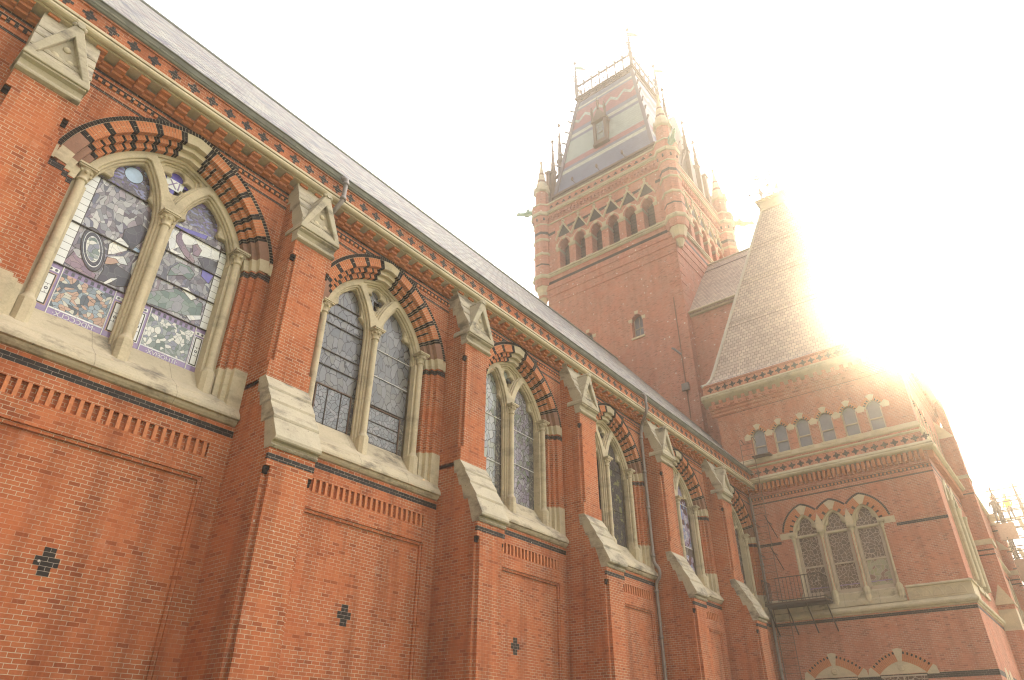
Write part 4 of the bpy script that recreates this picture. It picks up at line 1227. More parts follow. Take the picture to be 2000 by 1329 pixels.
# three-light window of the main storey
def three_light():
    s = MB(TW)
    cs = (2.595, 4.03, 5.465)
    for c_ in cs:
        ring(s, c_, 11.46, .42, .95, 1.06, .06, .3, 0, top_angle(.42, 1.0), 'stone', 12)
    # stone heads with trefoil openings
    for c_ in cs:
        head = [(c_ + .66, 11.30)] + [(c_ - .42 + 1.08 * math.cos(R_(t)), 11.46 + 1.08 * math.sin(R_(t))) for t in range(4, 68, 5)]
        head = head + [(2 * c_ - x, z) for x, z in head[::-1]]
        foil = [(c_ + .5, 11.40), (c_ + .5, 11.56), (c_ + .45, 11.70), (c_ + .34, 11.74), (c_ + .30, 11.84), (c_ + .29, 12.0), (c_ + .2, 12.18), (c_, 12.32)]
        foil = foil + [(2 * c_ - x, z) for x, z in foil[-2::-1]]
        plate([head, foil], .14, .30, .03, 'stone', TW, s, 1)
        s.box(c_ - .62, c_ + .62, .2, .3, 11.28, 11.44, 'sash')
        for a, b in ((c_ - .62, c_ - .47), (c_ + .47, c_ + .62)): s.box(a, b, .12, .3, 8.55, 11.35, 'sash')
        s.box(c_ - .5, c_ + .5, .21, .3, 9.79, 9.87, 'sash'); s.box(c_ - .6, c_ + .6, .18, .3, 8.42, 8.62, 'sash')
    o = s.build("window", pav, label="three light arched window of brown quarry glass")
    for i, c_ in enumerate(cs):
        for (z0, z1) in ((8.6, 9.83), (9.83, 11.35), (11.35, 12.6)):
            t = MB(TW); t.box(c_ - .64, c_ + .64, .255, .27, z0, z1, 'g_t3' if (i == 2 and z1 < 10) else 'g_t')
            if z1 < 10: t.box(c_ - .47, c_ + .47, .25, .256, z0 + .2, z0 + .24, 'g_violet')
            t.build("pane", o)
    for cx in (1.90, 3.31, 4.75, 6.16):
        t = MB(TW)
        t.lathe([(.085, 8.6), (.08, 11.15)], (cx, .06), 'stone', 10)
        t.lathe([(.08, 11.12), (.11, 11.15), (.085, 11.2), (.14, 11.36), (.15, 11.40)], (cx, .06), 'stone', 10)
        t.box(cx - .17, cx + .17, -.10, .25, 11.40, 11.48, 'stone')
        t.lathe([(.14, 8.5), (.14, 8.54), (.1, 8.6)], (cx, .06), 'stone', 10)
        t.prism([(cx - .15, .25), (cx - .15, -.02), (cx - .06, -.10), (cx + .06, -.10), (cx + .15, -.02), (cx + .15, .25)], 'z', 7.9, 8.5, 'stone')
        t.box(cx - .07, cx + .07, .1, .3, 8.4, 11.4, 'stone')
        t.build("column", o)
    t = MB(TW)
    t.prism([(.3, 8.46), (.1, 8.44), (-.02, 8.36), (-.03, 8.06), (-.07, 7.98), (-.09, 7.78), (.3, 7.78)], 'x', 1.72, 6.34, 'sillstone')
    t.build("sill", o)
    t = MB(TW)
    for i, c_ in enumerate(cs):
        for sg in (1, -1):
            edge = (i == 0 and sg < 0) or (i == 2 and sg > 0)
            r0 = 1.07
            lim = 8 if edge else math.degrees(math.acos(min(1, (.717 + .42) / (r0 + .42)))) + 1
            tk = top_angle(.42, r0 + .2, .17)
            for (ra, rb, d, a0, col, sp) in ((r0, r0 + .17, -.006, 22, None, False), (r0 + .175, r0 + .43, -.016, lim, None, True)):
                lo = max(8 if edge else (math.degrees(math.acos(min(1, (.717 + .42) / rb)))), 0)
                ring(t, c_, 11.46, .42, ra + .004, rb, d + .008, .12, lo, tk, 'mortar', 8, sides=(sg,))
                if sp: voussoirs(t, c_, 11.46, .42, ra, rb, d, .1, lo, tk, 13 if edge else 6, lambda k_: 'voussoir', sides=(sg,), split=True)
                else: voussoirs(t, c_, 11.46, .42, ra, rb, d, .12, lo, tk, 12 if edge else 6, (lambda k_: 'voussoirdark' if k_ % 3 == 0 else 'voussoir'), sides=(sg,))
            if edge:
                ring(t, c_, 11.46, .42, r0 + .435, r0 + .535, -.012, .02, 8, top_angle(.42, r0 + .5), 'mortar', 12, sides=(sg,))
                voussoirs(t, c_, 11.46, .42, r0 + .44, r0 + .53, -.022, .02, 8, top_angle(.42, r0 + .5), 22, lambda k_: 'voussoirdark', sides=(sg,))
            else:
                lo = math.degrees(math.acos(min(1, (.717 + .42) / (r0 + .53))))
                voussoirs(t, c_, 11.46, .42, r0 + .44, r0 + .53, -.022, .02, lo, top_angle(.42, r0 + .5), 8, lambda k_: 'voussoirdark', sides=(sg,))
    t.build("brick_arch", o)
    for i, c_ in enumerate(cs):
        t = MB(TW); r0 = 1.07; tk = top_angle(.42, r0 + .2, .17)
        key_poly(t, c_, 11.46, .42, r0 - .01, r0 + .172, tk, -.012, .12, 'palestone')
        key_poly(t, c_, 11.46, .42, r0 + .17, r0 + .435, tk, -.024, .12, 'palestone')
        t.build("keystone", o)
    for sg, uu in ((-1, 1.98), (1, 6.08)):
        t = MB(TW)
        x0, x1 = sorted((uu - sg * .1, uu + sg * .70))
        t.box(x0, x1, -.02, .3, 11.30, 11.60, 'palestone')
        x0, x1 = sorted((uu + sg * .7, uu + sg * (3.0 if sg > 0 else 2.1)))
        t.box(x0, min(x1, 8.95), -.006, .05, 11.10, 11.24, 'blackbrick')
        if sg > 0: t.box(x0, 8.95, -.03, .05, 11.40, 11.47, 'pavbrick')
        t.build("springer", o)
    for uu in (3.3125, 4.7475):
        t = MB(TW); t.prism([(uu - .16, 11.46), (uu + .16, 11.46), (uu + .17, 11.9), (uu, 12.35), (uu - .17, 11.9)], 'y', -.015, .2, 'palestone')
        t.build("springer", o)
    # splayed brick jambs
    for sg, uu in ((-1, 1.78), (1, 6.28)):
        t = MB(TW)
        for i in range(3):
            x0, x1 = sorted((uu + sg * .14 * i, uu + sg * (.14 * i + .1)))
            t.box(x0, x1, -.03 - .0 * i, .1, 8.55, 11.10, 'pavbrick')
        t.build("jamb", o)
three_light()
# carved apron panels beside the window
for (u0, u1) in ((6.42, 8.95), (-.1, 1.7)):
    q = MB(TW)
    q.box(u0, u1, -.05, .02, 7.78, 8.30, 'palestone'); q.prism([(-.05, 8.30), (-.13, 8.32), (-.13, 8.37), (-.05, 8.42), (.02, 8.42), (.02, 8.30)], 'x', u0, u1, 'stone')
    n_ = int((u1 - u0) / .46)
    for i in range(n_):
        cx = u0 + .3 + .455 * i
        if cx + .2 > u1: break
        out = [(cx - .2, 7.86), (cx + .2, 7.86), (cx + .2, 7.98), (cx + .12, 8.14), (cx, 8.24), (cx - .12, 8.14), (cx - .2, 7.98)]
        hole = [(cx + (x - cx) * .72, 7.90 + (z - 7.86) * .76) for x, z in out]
        plate([out, hole], -.085, -.045, .012, 'palestone', TW, q, 1)
        leaf = [(cx + (.07 + .04 * math.cos(3 * t)) * math.sin(t), 8.0 + (.07 + .04 * math.cos(3 * t)) * math.cos(t)) for t in [2 * PI * k_ / 18 for k_ in range(18)]]
        q.prism(leaf, 'y', -.075, -.045, 'palestone')
    q.build("apron_panel", pav)
q = MB(TS)
q.box(XT, 37.1, -.05, .02, 7.78, 8.30, 'palestone'); q.prism([(-.05, 8.30), (-.13, 8.32), (-.13, 8.37), (-.05, 8.42), (.02, 8.42), (.02, 8.30)], 'x', XT - .13, 37.1, 'stone')
q.T = None
q.build("apron_panel", pav)

# row of six small windows
def small_window(T, c_, lab=None):
    s = MB(T)
    for a, b in ((c_ - .36, c_ - .30), (c_ + .30, c_ + .36)): s.box(a, b, .1, .2, 15.92, 17.2, 'sash')
    s.box(c_ - .33, c_ + .33, .1, .2, 16.55, 16.62, 'sash'); s.box(c_ - .33, c_ + .33, .1, .2, 15.92, 16.0, 'sash')
    o = s.build("window", pav)
    t = MB(T); t.box(c_ - .34, c_ + .34, .16, .17, 15.95, 17.6, 'plainglass'); t.build("pane", o)
    t = MB(T)
    tk = top_angle(.12, .62, .13)
    ring(t, c_, 17.12, .12, .484, .70, -.006, .05, 5, tk, 'mortar', 8)
    voussoirs(t, c_, 17.12, .12, .48, .59, -.01, .05, 20, tk, 6, lambda k_: 'voussoir' if k_ % 2 else 'voussoirdark')
    voussoirs(t, c_, 17.12, .12, .60, .71, -.014, .05, 20, tk, 6, lambda k_: 'voussoir')
    t.build("brick_arch", o)
    t = MB(T)
    key_poly(t, c_, 17.12, .12, .47, .80, tk, -.03, .05, 'palestone')
    t.build("keystone", o)
    t = MB(T)
    t.prism([(c_ - .40, 15.78), (c_ + .40, 15.78), (c_ + .40, 15.92), (c_ - .40, 15.92)], 'y', -.11, .1, 'palestone')
    t.build("sill", o)
for (c_, *_r) in up_ops: small_window(TW, c_)
for i in range(7):
    q = MB(TW)
    u = 1.18 + 1.21 * i - .605
    q.prism([(u - .17, 17.05), (u + .17, 17.05), (u + .2, 17.28), (u, 17.45), (u - .2, 17.28)], 'y', -.022, .05, 'palestone')
    q.box(u - .14, u + .14, -.02, .05, 16.86, 16.93, 'pavbrick'); q.box(u - .17, u + .17, -.04, .05, 16.95, 17.03, 'pavbrick')
    q.build("impost", pav)
for (c_, *_r) in s_up[:3]: small_window(TS, c_)
# tall window of the south face
for (c_, a, zb, zs, c0) in s_big:
    s = MB(TS)
    ring(s, c_, zs, c0, 1.16, 1.48, -.06, .3, 0, top_angle(c0, 1.25), 'stone', 12)
    for sg in (-1, 1):
        x0, x1 = sorted((c_ + sg * .66, c_ + sg * .92))
        s.box(x0, x1, -.06, .3, 8.4, zs, 'stone')
        s.lathe([(.1, 8.6), (.1, zs - .3), (.16, zs - .05), (.17, zs)], (c_ + sg * .78, -.12), 'stone', 10)
    s.box(c_ - .75, c_ + .75, -.1, .3, 8.2, 8.42, 'stone')
    o = s.build("window", pav)
    t = MB(TS); t.box(c_ - .7, c_ + .7, .24, .26, 8.4, 13.2, 'g_t'); t.build("pane", o)
# small pointed openings low on the south face
for c_ in (37.6, 38.9):
    s = MB(TS); ring(s, c_, 4.3, .3, .60, .85, -.02, .1, 0, top_angle(.3, .7), 'palestone', 8)
    s.prism([(c_ - .12 * 0 - .3, 3.0), (c_ + .3, 3.0), (c_ + .3, 4.3), (c_ + .15, 4.55), (c_, 4.65), (c_ - .15, 4.55), (c_ - .3, 4.3)], 'y', -.008, .05, 'plainglass')
    s.build("window", pav)

# steep roof: flared foot, straight slopes, flat top with cresting
CX, CY = 39.45 + .0, -4.1
XR0, XR1, YR0, YR1 = XT - .48, XE + .3, YS - .48, YN + .48
def rect_at(ins, z, f=None):
    return None
TX0, TX1, TY0, TY1 = 39.2, 41.4, -5.02, -3.32
ZT = 36.35
def roof_ring(t, z):
    return [(XR0 + (TX0 - XR0) * t, YR0 + (TY0 - YR0) * t, z), (XR1 + (TX1 - XR1) * t, YR0 + (TY0 - YR0) * t, z), (XR1 + (TX1 - XR1) * t, YR1 + (TY1 - YR1) * t, z), (XR0 + (TX0 - XR0) * t, YR1 + (TY1 - YR1) * t, z)]
q = MB()
rows = [roof_ring(0, 20.93), roof_ring(.055, 21.08), roof_ring(.105, 21.45), roof_ring(.15, 22.1)]
nb = 20
for i in range(1, nb + 1):
    t = .15 + .85 * i / nb
    rows.append(roof_ring(t, 22.1 + (ZT - .95 - 22.1) * i / nb))
q.grid(rows, 'wingslate', close=True)
prf = q.build("roof", pav)
q = MB()
for k_ in range(4):
    pth = [r[k_] for r in rows]
    q.tube(pth, .10, 'palelead', 8)
# slightly proud courses of shaped slates
for z0 in (25.2, 28.6, 31.6):
    for dz in (0, .36):
        t = .15 + .85 * (z0 + dz - 22.1) / (ZT - .95 - 22.1)
        r = roof_ring(t, z0 + dz)
        for a in range(4): q.bar(r[a], r[(a + 1) % 4], .05, .05, 'wingslate')
q.build("hip_roll", prf)
q = MB()
zt = ZT - .95
q.prism([(TX0 - .1, TY0 - .1), (TX1 + .1, TY0 - .1), (TX1 + .1, TY1 + .1), (TX0 - .1, TY1 + .1)], 'z', zt - .05, zt + .12, 'palestone')
q.prism([(TX0, TY0), (TX1, TY0), (TX1, TY1), (TX0, TY1)], 'z', zt + .12, zt + .75, 'palestone')
for i, (e, za, zb) in enumerate(((.06, .75, .80), (.15, .80, .88), (.24, .88, .97))):
    q.prism([(TX0 - e, TY0 - e), (TX1 + e, TY0 - e), (TX1 + e, TY1 + e), (TX0 - e, TY1 + e)], 'z', zt + za, zt + zb, 'palestone')
for i in range(4): q.prism([(TY0 + .15 + .38 * i, zt + .25), (TY0 + .45 + .38 * i, zt + .25), (TY0 + .30 + .38 * i, zt + .62)], 'x', TX0 - .03, TX0 + .02, 'palestone')
q.build("roof_crown", prf)
# wrought iron cresting
q = MB(); zc = zt + .97
ym = (TY0 + TY1) / 2
X1 = TX0 + .05
def L(pts, r=.028): q.tube([(X1, y, z) for y, z in pts], r, 'crest', 6)
for sg in (-1, 1):
    yy = ym + sg * .62
    q.prism([(yy + sg * .03, zc), (yy + sg * .09, zc + .75), (yy - sg * .0, zc + 1.3), (yy - sg * .10, zc + .9), (yy - sg * .22, zc + .62), (yy - sg * .06, zc + .45)], 'x', X1 - .03, X1 + .03, 'crest')
    L([(yy + sg * .06, zc + .7), (yy + sg * .3, zc + .95), (yy + sg * .75, zc + .95)], .045)
    L([(yy + sg * .75, zc + .95), (yy + sg * .92, zc + 1.15)], .05); L([(yy + sg * .75, zc + .95), (yy + sg * .95, zc + .85)], .05)
    L([(ym + sg * .12, zc + 1.95), (ym + sg * .3, zc + 1.98), (ym + sg * .40, zc + 1.9), (ym + sg * .6, zc + 2.05)], .032) if False else None
L([(ym - .62, zc + .9), (ym + .62, zc + .9)], .03)
L([(ym - .9, zc + 1.15), (ym + .9, zc + 1.15)], .035)
q.prism([(ym - .14, zc + 1.15), (ym, zc + .95), (ym + .14, zc + 1.15), (ym, zc + 1.4)], 'x', X1 - .03, X1 + .03, 'crest')
for (dy, dz) in ((-.35, 2.05), (.62, 2.1), (.0, .35)):
    sc_ = 1.0
    L([(ym + dy - .25, zc + dz + .07), (ym + dy - .1, zc + dz + .05), (ym + dy, zc + dz - .03)], .055); L([(ym + dy, zc + dz - .03), (ym + dy + .1, zc + dz + .10), (ym + dy + .26, zc + dz + .17)], .055)
    if dz > 1: q.ball((X1, ym + dy, zc + dz + .33), .10, 'crest', 8)
    L([(ym + dy * .8, zc), (ym + dy, zc + dz)], .02)
q.ball((X1, ym + .05, zc + 1.75), .08, 'crest', 8)
L([(ym + .0, zc + 1.4), (ym + .05, zc + 1.75)], .012)
L([(ym - .3, zc + .3), (ym, zc + .1), (ym + .15, zc + .05), (ym + .3, zc + .3)], .05)
q.build("cresting", prf)

# =================================================================== MAIN TRANSEPT BEHIND THE PAVILION
tr = thing("transept", "high brick transept with a steep slate roof between the tower and the pavilion", "building", (43.7, -1, 0))
q = MB()
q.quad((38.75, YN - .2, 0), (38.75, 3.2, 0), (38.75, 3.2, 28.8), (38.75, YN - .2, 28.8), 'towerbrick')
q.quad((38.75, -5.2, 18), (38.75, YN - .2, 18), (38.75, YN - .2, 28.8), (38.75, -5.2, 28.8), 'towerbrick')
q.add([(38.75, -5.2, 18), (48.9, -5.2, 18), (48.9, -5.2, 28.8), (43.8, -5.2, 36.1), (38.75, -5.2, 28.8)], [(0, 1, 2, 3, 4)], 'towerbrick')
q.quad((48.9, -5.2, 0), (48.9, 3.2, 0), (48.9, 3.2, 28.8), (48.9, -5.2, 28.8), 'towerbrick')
q.box(38.55, 38.76, -5.2, 3.1, 28.55, 28.75, 'stone')
q.build("wall", tr)
q = MB()
q.add([(38.42, -5.4, 28.8), (38.42, 3.05, 28.8), (43.8, 3.05, 36.2), (43.8, -5.4, 36.2), (49.2, -5.4, 28.8), (49.2, 3.05, 28.8), (38.5, -5.4, 28.65), (38.5, 3.05, 28.65)],
      [(0, 1, 2, 3), (4, 5, 2, 3), (0, 1, 7, 6)], 'wingslate')
o = q.build("roof", tr)
q = MB(); q.tube([(43.8, -5.4, 36.25), (43.8, 3.05, 36.25)], .10, 'palelead', 8)
q.bar((38.42, 3.03, 28.85), (43.8, 3.03, 36.25), .12, .14, 'palelead'); q.tube([(38.36, -5.4, 28.78), (38.36, 3.0, 28.78)], .09, 'stone', 8)
q.bar((42.9, -5.4, 35.02), (42.9, 3.05, 35.02), .05, .05, 'lead')
q.build("flashing", o)

# =================================================================== SOUTH WING BEYOND THE CORNER
sw = thing("south_wing", "brick wing with a gabled pier beyond the corner of the pavilion", "building", (50, -9.6, 0))
q = MB()
q.quad((45.4, -9.35, 0), (64, -9.35, 0), (64, -9.35, 15.2), (45.4, -9.35, 15.2), 'pavbrick')
q.quad((64, -9.35, 0), (64, 0, 0), (64, 0, 15.2), (64, -9.35, 15.2), 'pavbrick')
q.box(44.2, 64, -9.43, -9.3, 4.62, 4.84, 'blackbrick'); q.box(44.2, 64, -9.36, -9.3, 7.2, 7.345, 'blackbrick'); q.box(44.2, 64, -9.36, -9.3, 10.9, 11.05, 'blackbrick')
q.quad((45.4, -9.35, 15.2), (64, -9.35, 15.2), (64, -5.5, 19), (45.4, -5.5, 19), 'wingslate')
q.build("wall", sw)
q = MB()
for z in (7.5, 11.45, 15.2):
    q.prism([(-9.3, z - .1), (-9.43, z - .05), (-9.52, z + .05), (-9.52, z + .15), (-9.38, z + .32), (-9.3, z + .32)], 'x', 44.3, 64, 'stone')
q.build("string_course", sw)
for c_ in (46.3, 48.6, 51.2):
    T2 = face_s(-9.35); s = MB(T2)
    ring(s, c_, 9.9 if c_ > 46 else 9.9, .35, .85, 1.1, -.06, .05, 0, top_angle(.35, .95), 'stone', 8)
    for sg in (-1, 1):
        x0, x1 = sorted((c_ + sg * .5, c_ + sg * .75)); s.box(x0, x1, -.06, .05, 7.9, 9.9, 'stone')
    s.prism([(c_ - .45, 7.9), (c_ + .45, 7.9), (c_ + .45, 9.95), (c_, 10.6), (c_ - .45, 9.95)], 'y', -.008, .03, 'g_t')
    s.build("window", sw)
# pier with its gabled cap
def pier(x0, x1, yo, ztop, zpin):
    b = MB()
    b.box(x0, x1, yo, -8.93, 0, 7.2, 'pavbrick'); b.box(x0 - .004, x1 + .004, yo - .004, -8.93, 7.2, 8.2, 'palestone')
    b.box(x0, x1, yo, -8.93, 8.2, 8.42, 'pavbrick')
    b.box(x0 + .02, x1 - .02, yo + .02, -8.93, 8.42, ztop, 'pavbrick')
    for z in (10.9, 11.15, 14.2): b.box(x0 + .016, x1 - .016, yo + .016, -8.93, z, z + .07, 'blackbrick')
    b.box(x0 - .06, x1 + .06, yo - .06, -8.93, 11.45, 11.72, 'stone')
    b.box(x0 - .03, x1 + .03, yo - .03, -8.93, 15.1, 15.3, 'stone')
    o = b.build("pier", sw)
    t = MB()
    ya, yb = -8.95, yo
    t.prism([(ya, 8.42), (yb - .05, 8.42), (yb - .05, 8.50), ((ya + yb) / 2, 9.40), (ya, 8.50)], 'x', x0 - .16, x1 + .1, 'palestone')
    T3 = lambda u, d, z: (x0 - .16 + d, u, z)
    plate([[(yb - .07, 8.40), (ya + .02, 8.40), (ya + .02, 8.52), ((ya + yb) / 2, 9.45), (yb - .07, 8.52)], [(yb + .12, 8.58), (ya - .14, 8.58), ((ya + yb) / 2, 9.18)]], -.07, .01, .02, 'palestone', T3, t, 1)
    t.build("gablet", o)
    t = MB(); t.box(x0 + .1, x1 - .1, yo + .04, -9.3, ztop, zpin, 'pavbrick'); t.box(x0 + .05, x1 - .05, yo, -9.25, zpin, zpin + .15, 'palestone')
    t.prism([(-8.93, ztop), (yo, ztop), (-8.93, ztop + 1.2)], 'x', x0, x1, 'palestone')
    t.build("pinnacle", o)
pier(43.3, 44.5, -9.72, 17.6, 20.3)
pier(52.5, 53.7, -9.9, 13.0, 14.6)

# =================================================================== BELL TOWER
tw = thing("bell_tower", "tall square brick tower with a belfry arcade, corner turrets and a banded slate roof", "tower", (43.8, 8.85, 0))
TX, TYS, TYN, TXE = 38.0, 2.95, 14.75, 49.6
FW = face_w(TX)
FS = face_s(TYS)
def wop(y): return -y
w = MB(FW)
U0, U1 = -TYN, -TYS
tiny = [(-11.15, .46, 28.08, 29.55, .04), (-6.83, .46, 28.08, 29.55, .04)]
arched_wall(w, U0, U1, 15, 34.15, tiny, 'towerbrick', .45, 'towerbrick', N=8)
w.T = None
def belt(z0, z1, e, m='towerbrick'):
    w.box(TX - e, TXE + e, TYS - e, TYN + e, z0, z1, m)
belt(34.15, 34.9, .05); belt(34.9, 35.6, .10); belt(35.6, 36.12, .15); belt(36.12, 36.40, .152, 'blackbrick'); belt(36.40, 36.75, .15)
q_ar = [(-12.98 + 1.64 * i, .50, 37.25, 39.93, .15) for i in range(6)]
w.T = FW
arched_wall(w, U0, U1, 36.7, 43.0, q_ar, 'towerbrick', .9, 'towerbrick', N=12)
s_ar = [(39.6 + 1.66 * i, .50, 37.25, 39.93, .15) for i in range(6)]
w.T = FS
arched_wall(w, TX, TXE, 0, 34.15, [], 'towerbrick', .3, 'towerbrick')
arched_wall(w, TX, TXE, 36.7, 43.0, s_ar, 'towerbrick', .9, 'towerbrick', N=12)
w.T = None
w.quad((TX, TYN, 0), (TXE, TYN, 0), (TXE, TYN, 45), (TX, TYN, 45), 'towerbrick'); w.quad((TXE, TYS, 0), (TXE, TYN, 0), (TXE, TYN, 45), (TXE, TYS, 45), 'towerbrick')
w.box(TX + .95, TXE - .3, TYS + .95, TYN - .3, 36.75, 43.2, 'louvre')
w.quad((TX + .5, TYS + .4, 27), (TX + .5, TYN, 27), (TX + .5, TYN, 31), (TX + .5, TYS + .4, 31), 'darkin')
# quoin grooves at the corner
for i, z in enumerate((33.2, 32.3, 31.4, 30.5)):
    w.box(TX - .03, TX + .9, TYS - .03, TYS + .9, z, z + .78, 'towerbrick')
# corbelled cornice and parapet
belt(42.86, 42.96, .10, 'stone'); belt(42.96, 43.25, .06)
belt(43.85, 43.95, .22); belt(43.95, 44.10, .34, 'stone'); belt(44.10, 44.25, .40, 'stone')
belt(44.25, 45.05, .26); belt(45.05, 45.2, .32, 'stone'); belt(45.2, 45.3, .26, 'stone')
belt(43.25, 43.85, .03)
w.build("wall", tw)
q = MB(FW)
u = U0
while u < U1:
    q.box(u, u + .14, -.20, .0, 43.25, 43.86, 'towerbrick'); q.box(u, u + .22, -.12, .0, 43.2, 43.4, 'towerbrick'); q.box(u, u + .32, -.18, .0, 43.62, 43.86, 'towerbrick'); u += .36
for i in range(17):
    u = U0 + .55 + .68 * i
    q.box(u, u + .34, -.30, -.255, 44.55, 44.63, 'blackbrick'); q.box(u + .1, u + .24, -.30, -.255, 44.63, 44.78, 'blackbrick'); q.box(u - .12, u + .46, -.285, -.25, 44.78, 44.86, 'towerbrick')
q.build("corbel_table", tw)
q = MB(FS)
u = TX
while u < TXE:
    q.box(u, u + .14, -.20, .0, 43.25, 43.86, 'towerbrick'); q.box(u, u + .32, -.18, .0, 43.62, 43.86, 'towerbrick'); u += .36
q.T = None
q.build("corbel_table", tw)
# string at the foot of the belfry
q = MB()
for (e, z0, z1, m) in ((.17, 36.75, 36.84, 'towerbrick'), (.24, 36.84, 36.90, 'stone'), (.30, 36.90, 37.02, 'stone'), (.24, 37.02, 37.08, 'stone'), (.34, 37.08, 37.22, 'stone')):
    q.box(TX - e, TXE + e, TYS - e, TYN + e, z0, z1, m)
i = 0
q.build("string_course", tw)
# belfry arcade trim: pier bases, imposts, hoods and gablets
def arcade(T, ops, u_lo, u_hi):
    for i, (c_, a, zb, zs, c0) in enumerate(ops):
        s = MB(T)
        tk = top_angle(c0, .62, .10)
        ring(s, c_, zs, c0, .645, .655 + .13, -.03, .05, 0, tk, 'towerbrick', 8)
        ring(s, c_, zs, c0, .79, .86, -.05, .05, 8, tk, 'palestone', 8)
        key_poly(s, c_, zs, c0, .64, .92, tk, -.07, .05, 'palestone')
        for sg in (-1, 1):
            x0, x1 = sorted((c_ + sg * .50, c_ + sg * .82))
            s.box(x0, x1, -.05, .9, zb - .02, zb + .30, 'palestone')
            s.box(x0, x1, -.05, .92, 39.42, 39.55, 'stone'); s.box(min(x0, x1) - .03, max(x0, x1) + .03, -.10, .93, 39.55, 39.72, 'stone')
            x0, x1 = sorted((c_ + sg * .66, c_ + sg * .82)); s.box(x0, x1, -.06, .05, 39.75, 40.25, 'palestone')
        s.build("arcade_trim", tw)
    n_ = len(ops); h = (ops[1][0] - ops[0][0]) / 2
    for i, (c_, *_r) in enumerate(ops):
        s = MB(T)
        s.prism([(c_ - h * .72, 41.05), (c_ - .5, 40.95), (c_ + .5, 40.95), (c_ + h * .72, 41.05), (c_, 42.15)], 'y', -.012, .02, 'blackbrick')
        for sg in (-1, 1):
            s.bar((c_ + sg * h, -.07, 40.72), (c_, -.07, 42.28), .15, .13, 'palestone', up=(1, 0, 0)) if False else s.prism([(c_ + sg * (h + .0), 40.62), (c_ + sg * h, 40.86), (c_, 42.42), (c_, 42.18)], 'y', -.13, .02, 'palestone')
        s.box(c_ - .07, c_ + .07, -.12, .02, 42.35, 42.72, 'palestone'); s.box(c_ - .16, c_ + .16, -.12, .02, 42.50, 42.60, 'palestone')
        for k_ in (.33, .62):
            for sg in (-1, 1): s.box(c_ + sg * h * k_ - .05, c_ + sg * h * k_ + .05, -.2, -.08, 42.36 - 1.56 * k_ + .02, 42.36 - 1.56 * k_ + .15, 'palestone')
        if i < n_ - 1: s.box(c_ + h - .42, c_ + h + .42, -.006, .02, 41.62, 41.92, 'blackbrick')
        s.build("gablet", tw)
    s = MB(T)
    s.box(u_lo, ops[0][0] - h * 1.1, -.006, .02, 41.62, 41.92, 'blackbrick'); s.box(ops[-1][0] + h * 1.1, u_hi, -.006, .02, 41.62, 41.92, 'blackbrick')
    s.build("brick_band", tw)
    for (c_, a, zb, zs, c0) in ops:      # louvre slats inside each opening
        s = MB(T)
        for j in range(9): s.bar((c_ - a, .86, zb + .25 + .33 * j), (c_ + a, .86, zb + .25 + .33 * j), .03, .05, 'darkin')
        s.build("louvre", tw)
arcade(FW, q_ar, U0, U1); arcade(FS, s_ar, TX, TXE)
# small windows under the belfry
for (c_, a, zb, zs, c0) in tiny:
    s = MB(FW)
    for x0, x1 in ((c_ - .44, c_ - .38), (c_ + .38, c_ + .44)): s.box(x0, x1, .38, .44, zb, zs + .3, 'sash')
    s.box(c_ - .42, c_ + .42, .38, .44, 28.95, 29.02, 'sash'); s.box(c_ - .02, c_ + .02, .38, .44, 28.08, 29.9, 'sash')
    s.box(c_ - .55, c_ + .55, -.08, .4, 27.93, 28.08, 'palestone')
    for (x, z) in ((c_ - .56, 29.62), (c_ + .56, 29.62), (c_, 30.22)): s.prism([(x - .13, z - .14), (x + .13, z - .14), (x + .16, z + .14), (x - .16, z + .14)], 'y', -.02, .1, 'palestone')
    o = s.build("window", tw)
    t = MB(FW); t.box(c_ - .45, c_ + .45, .42, .43, 28.08, 30.2, 'plainglass'); t.build("pane", o)
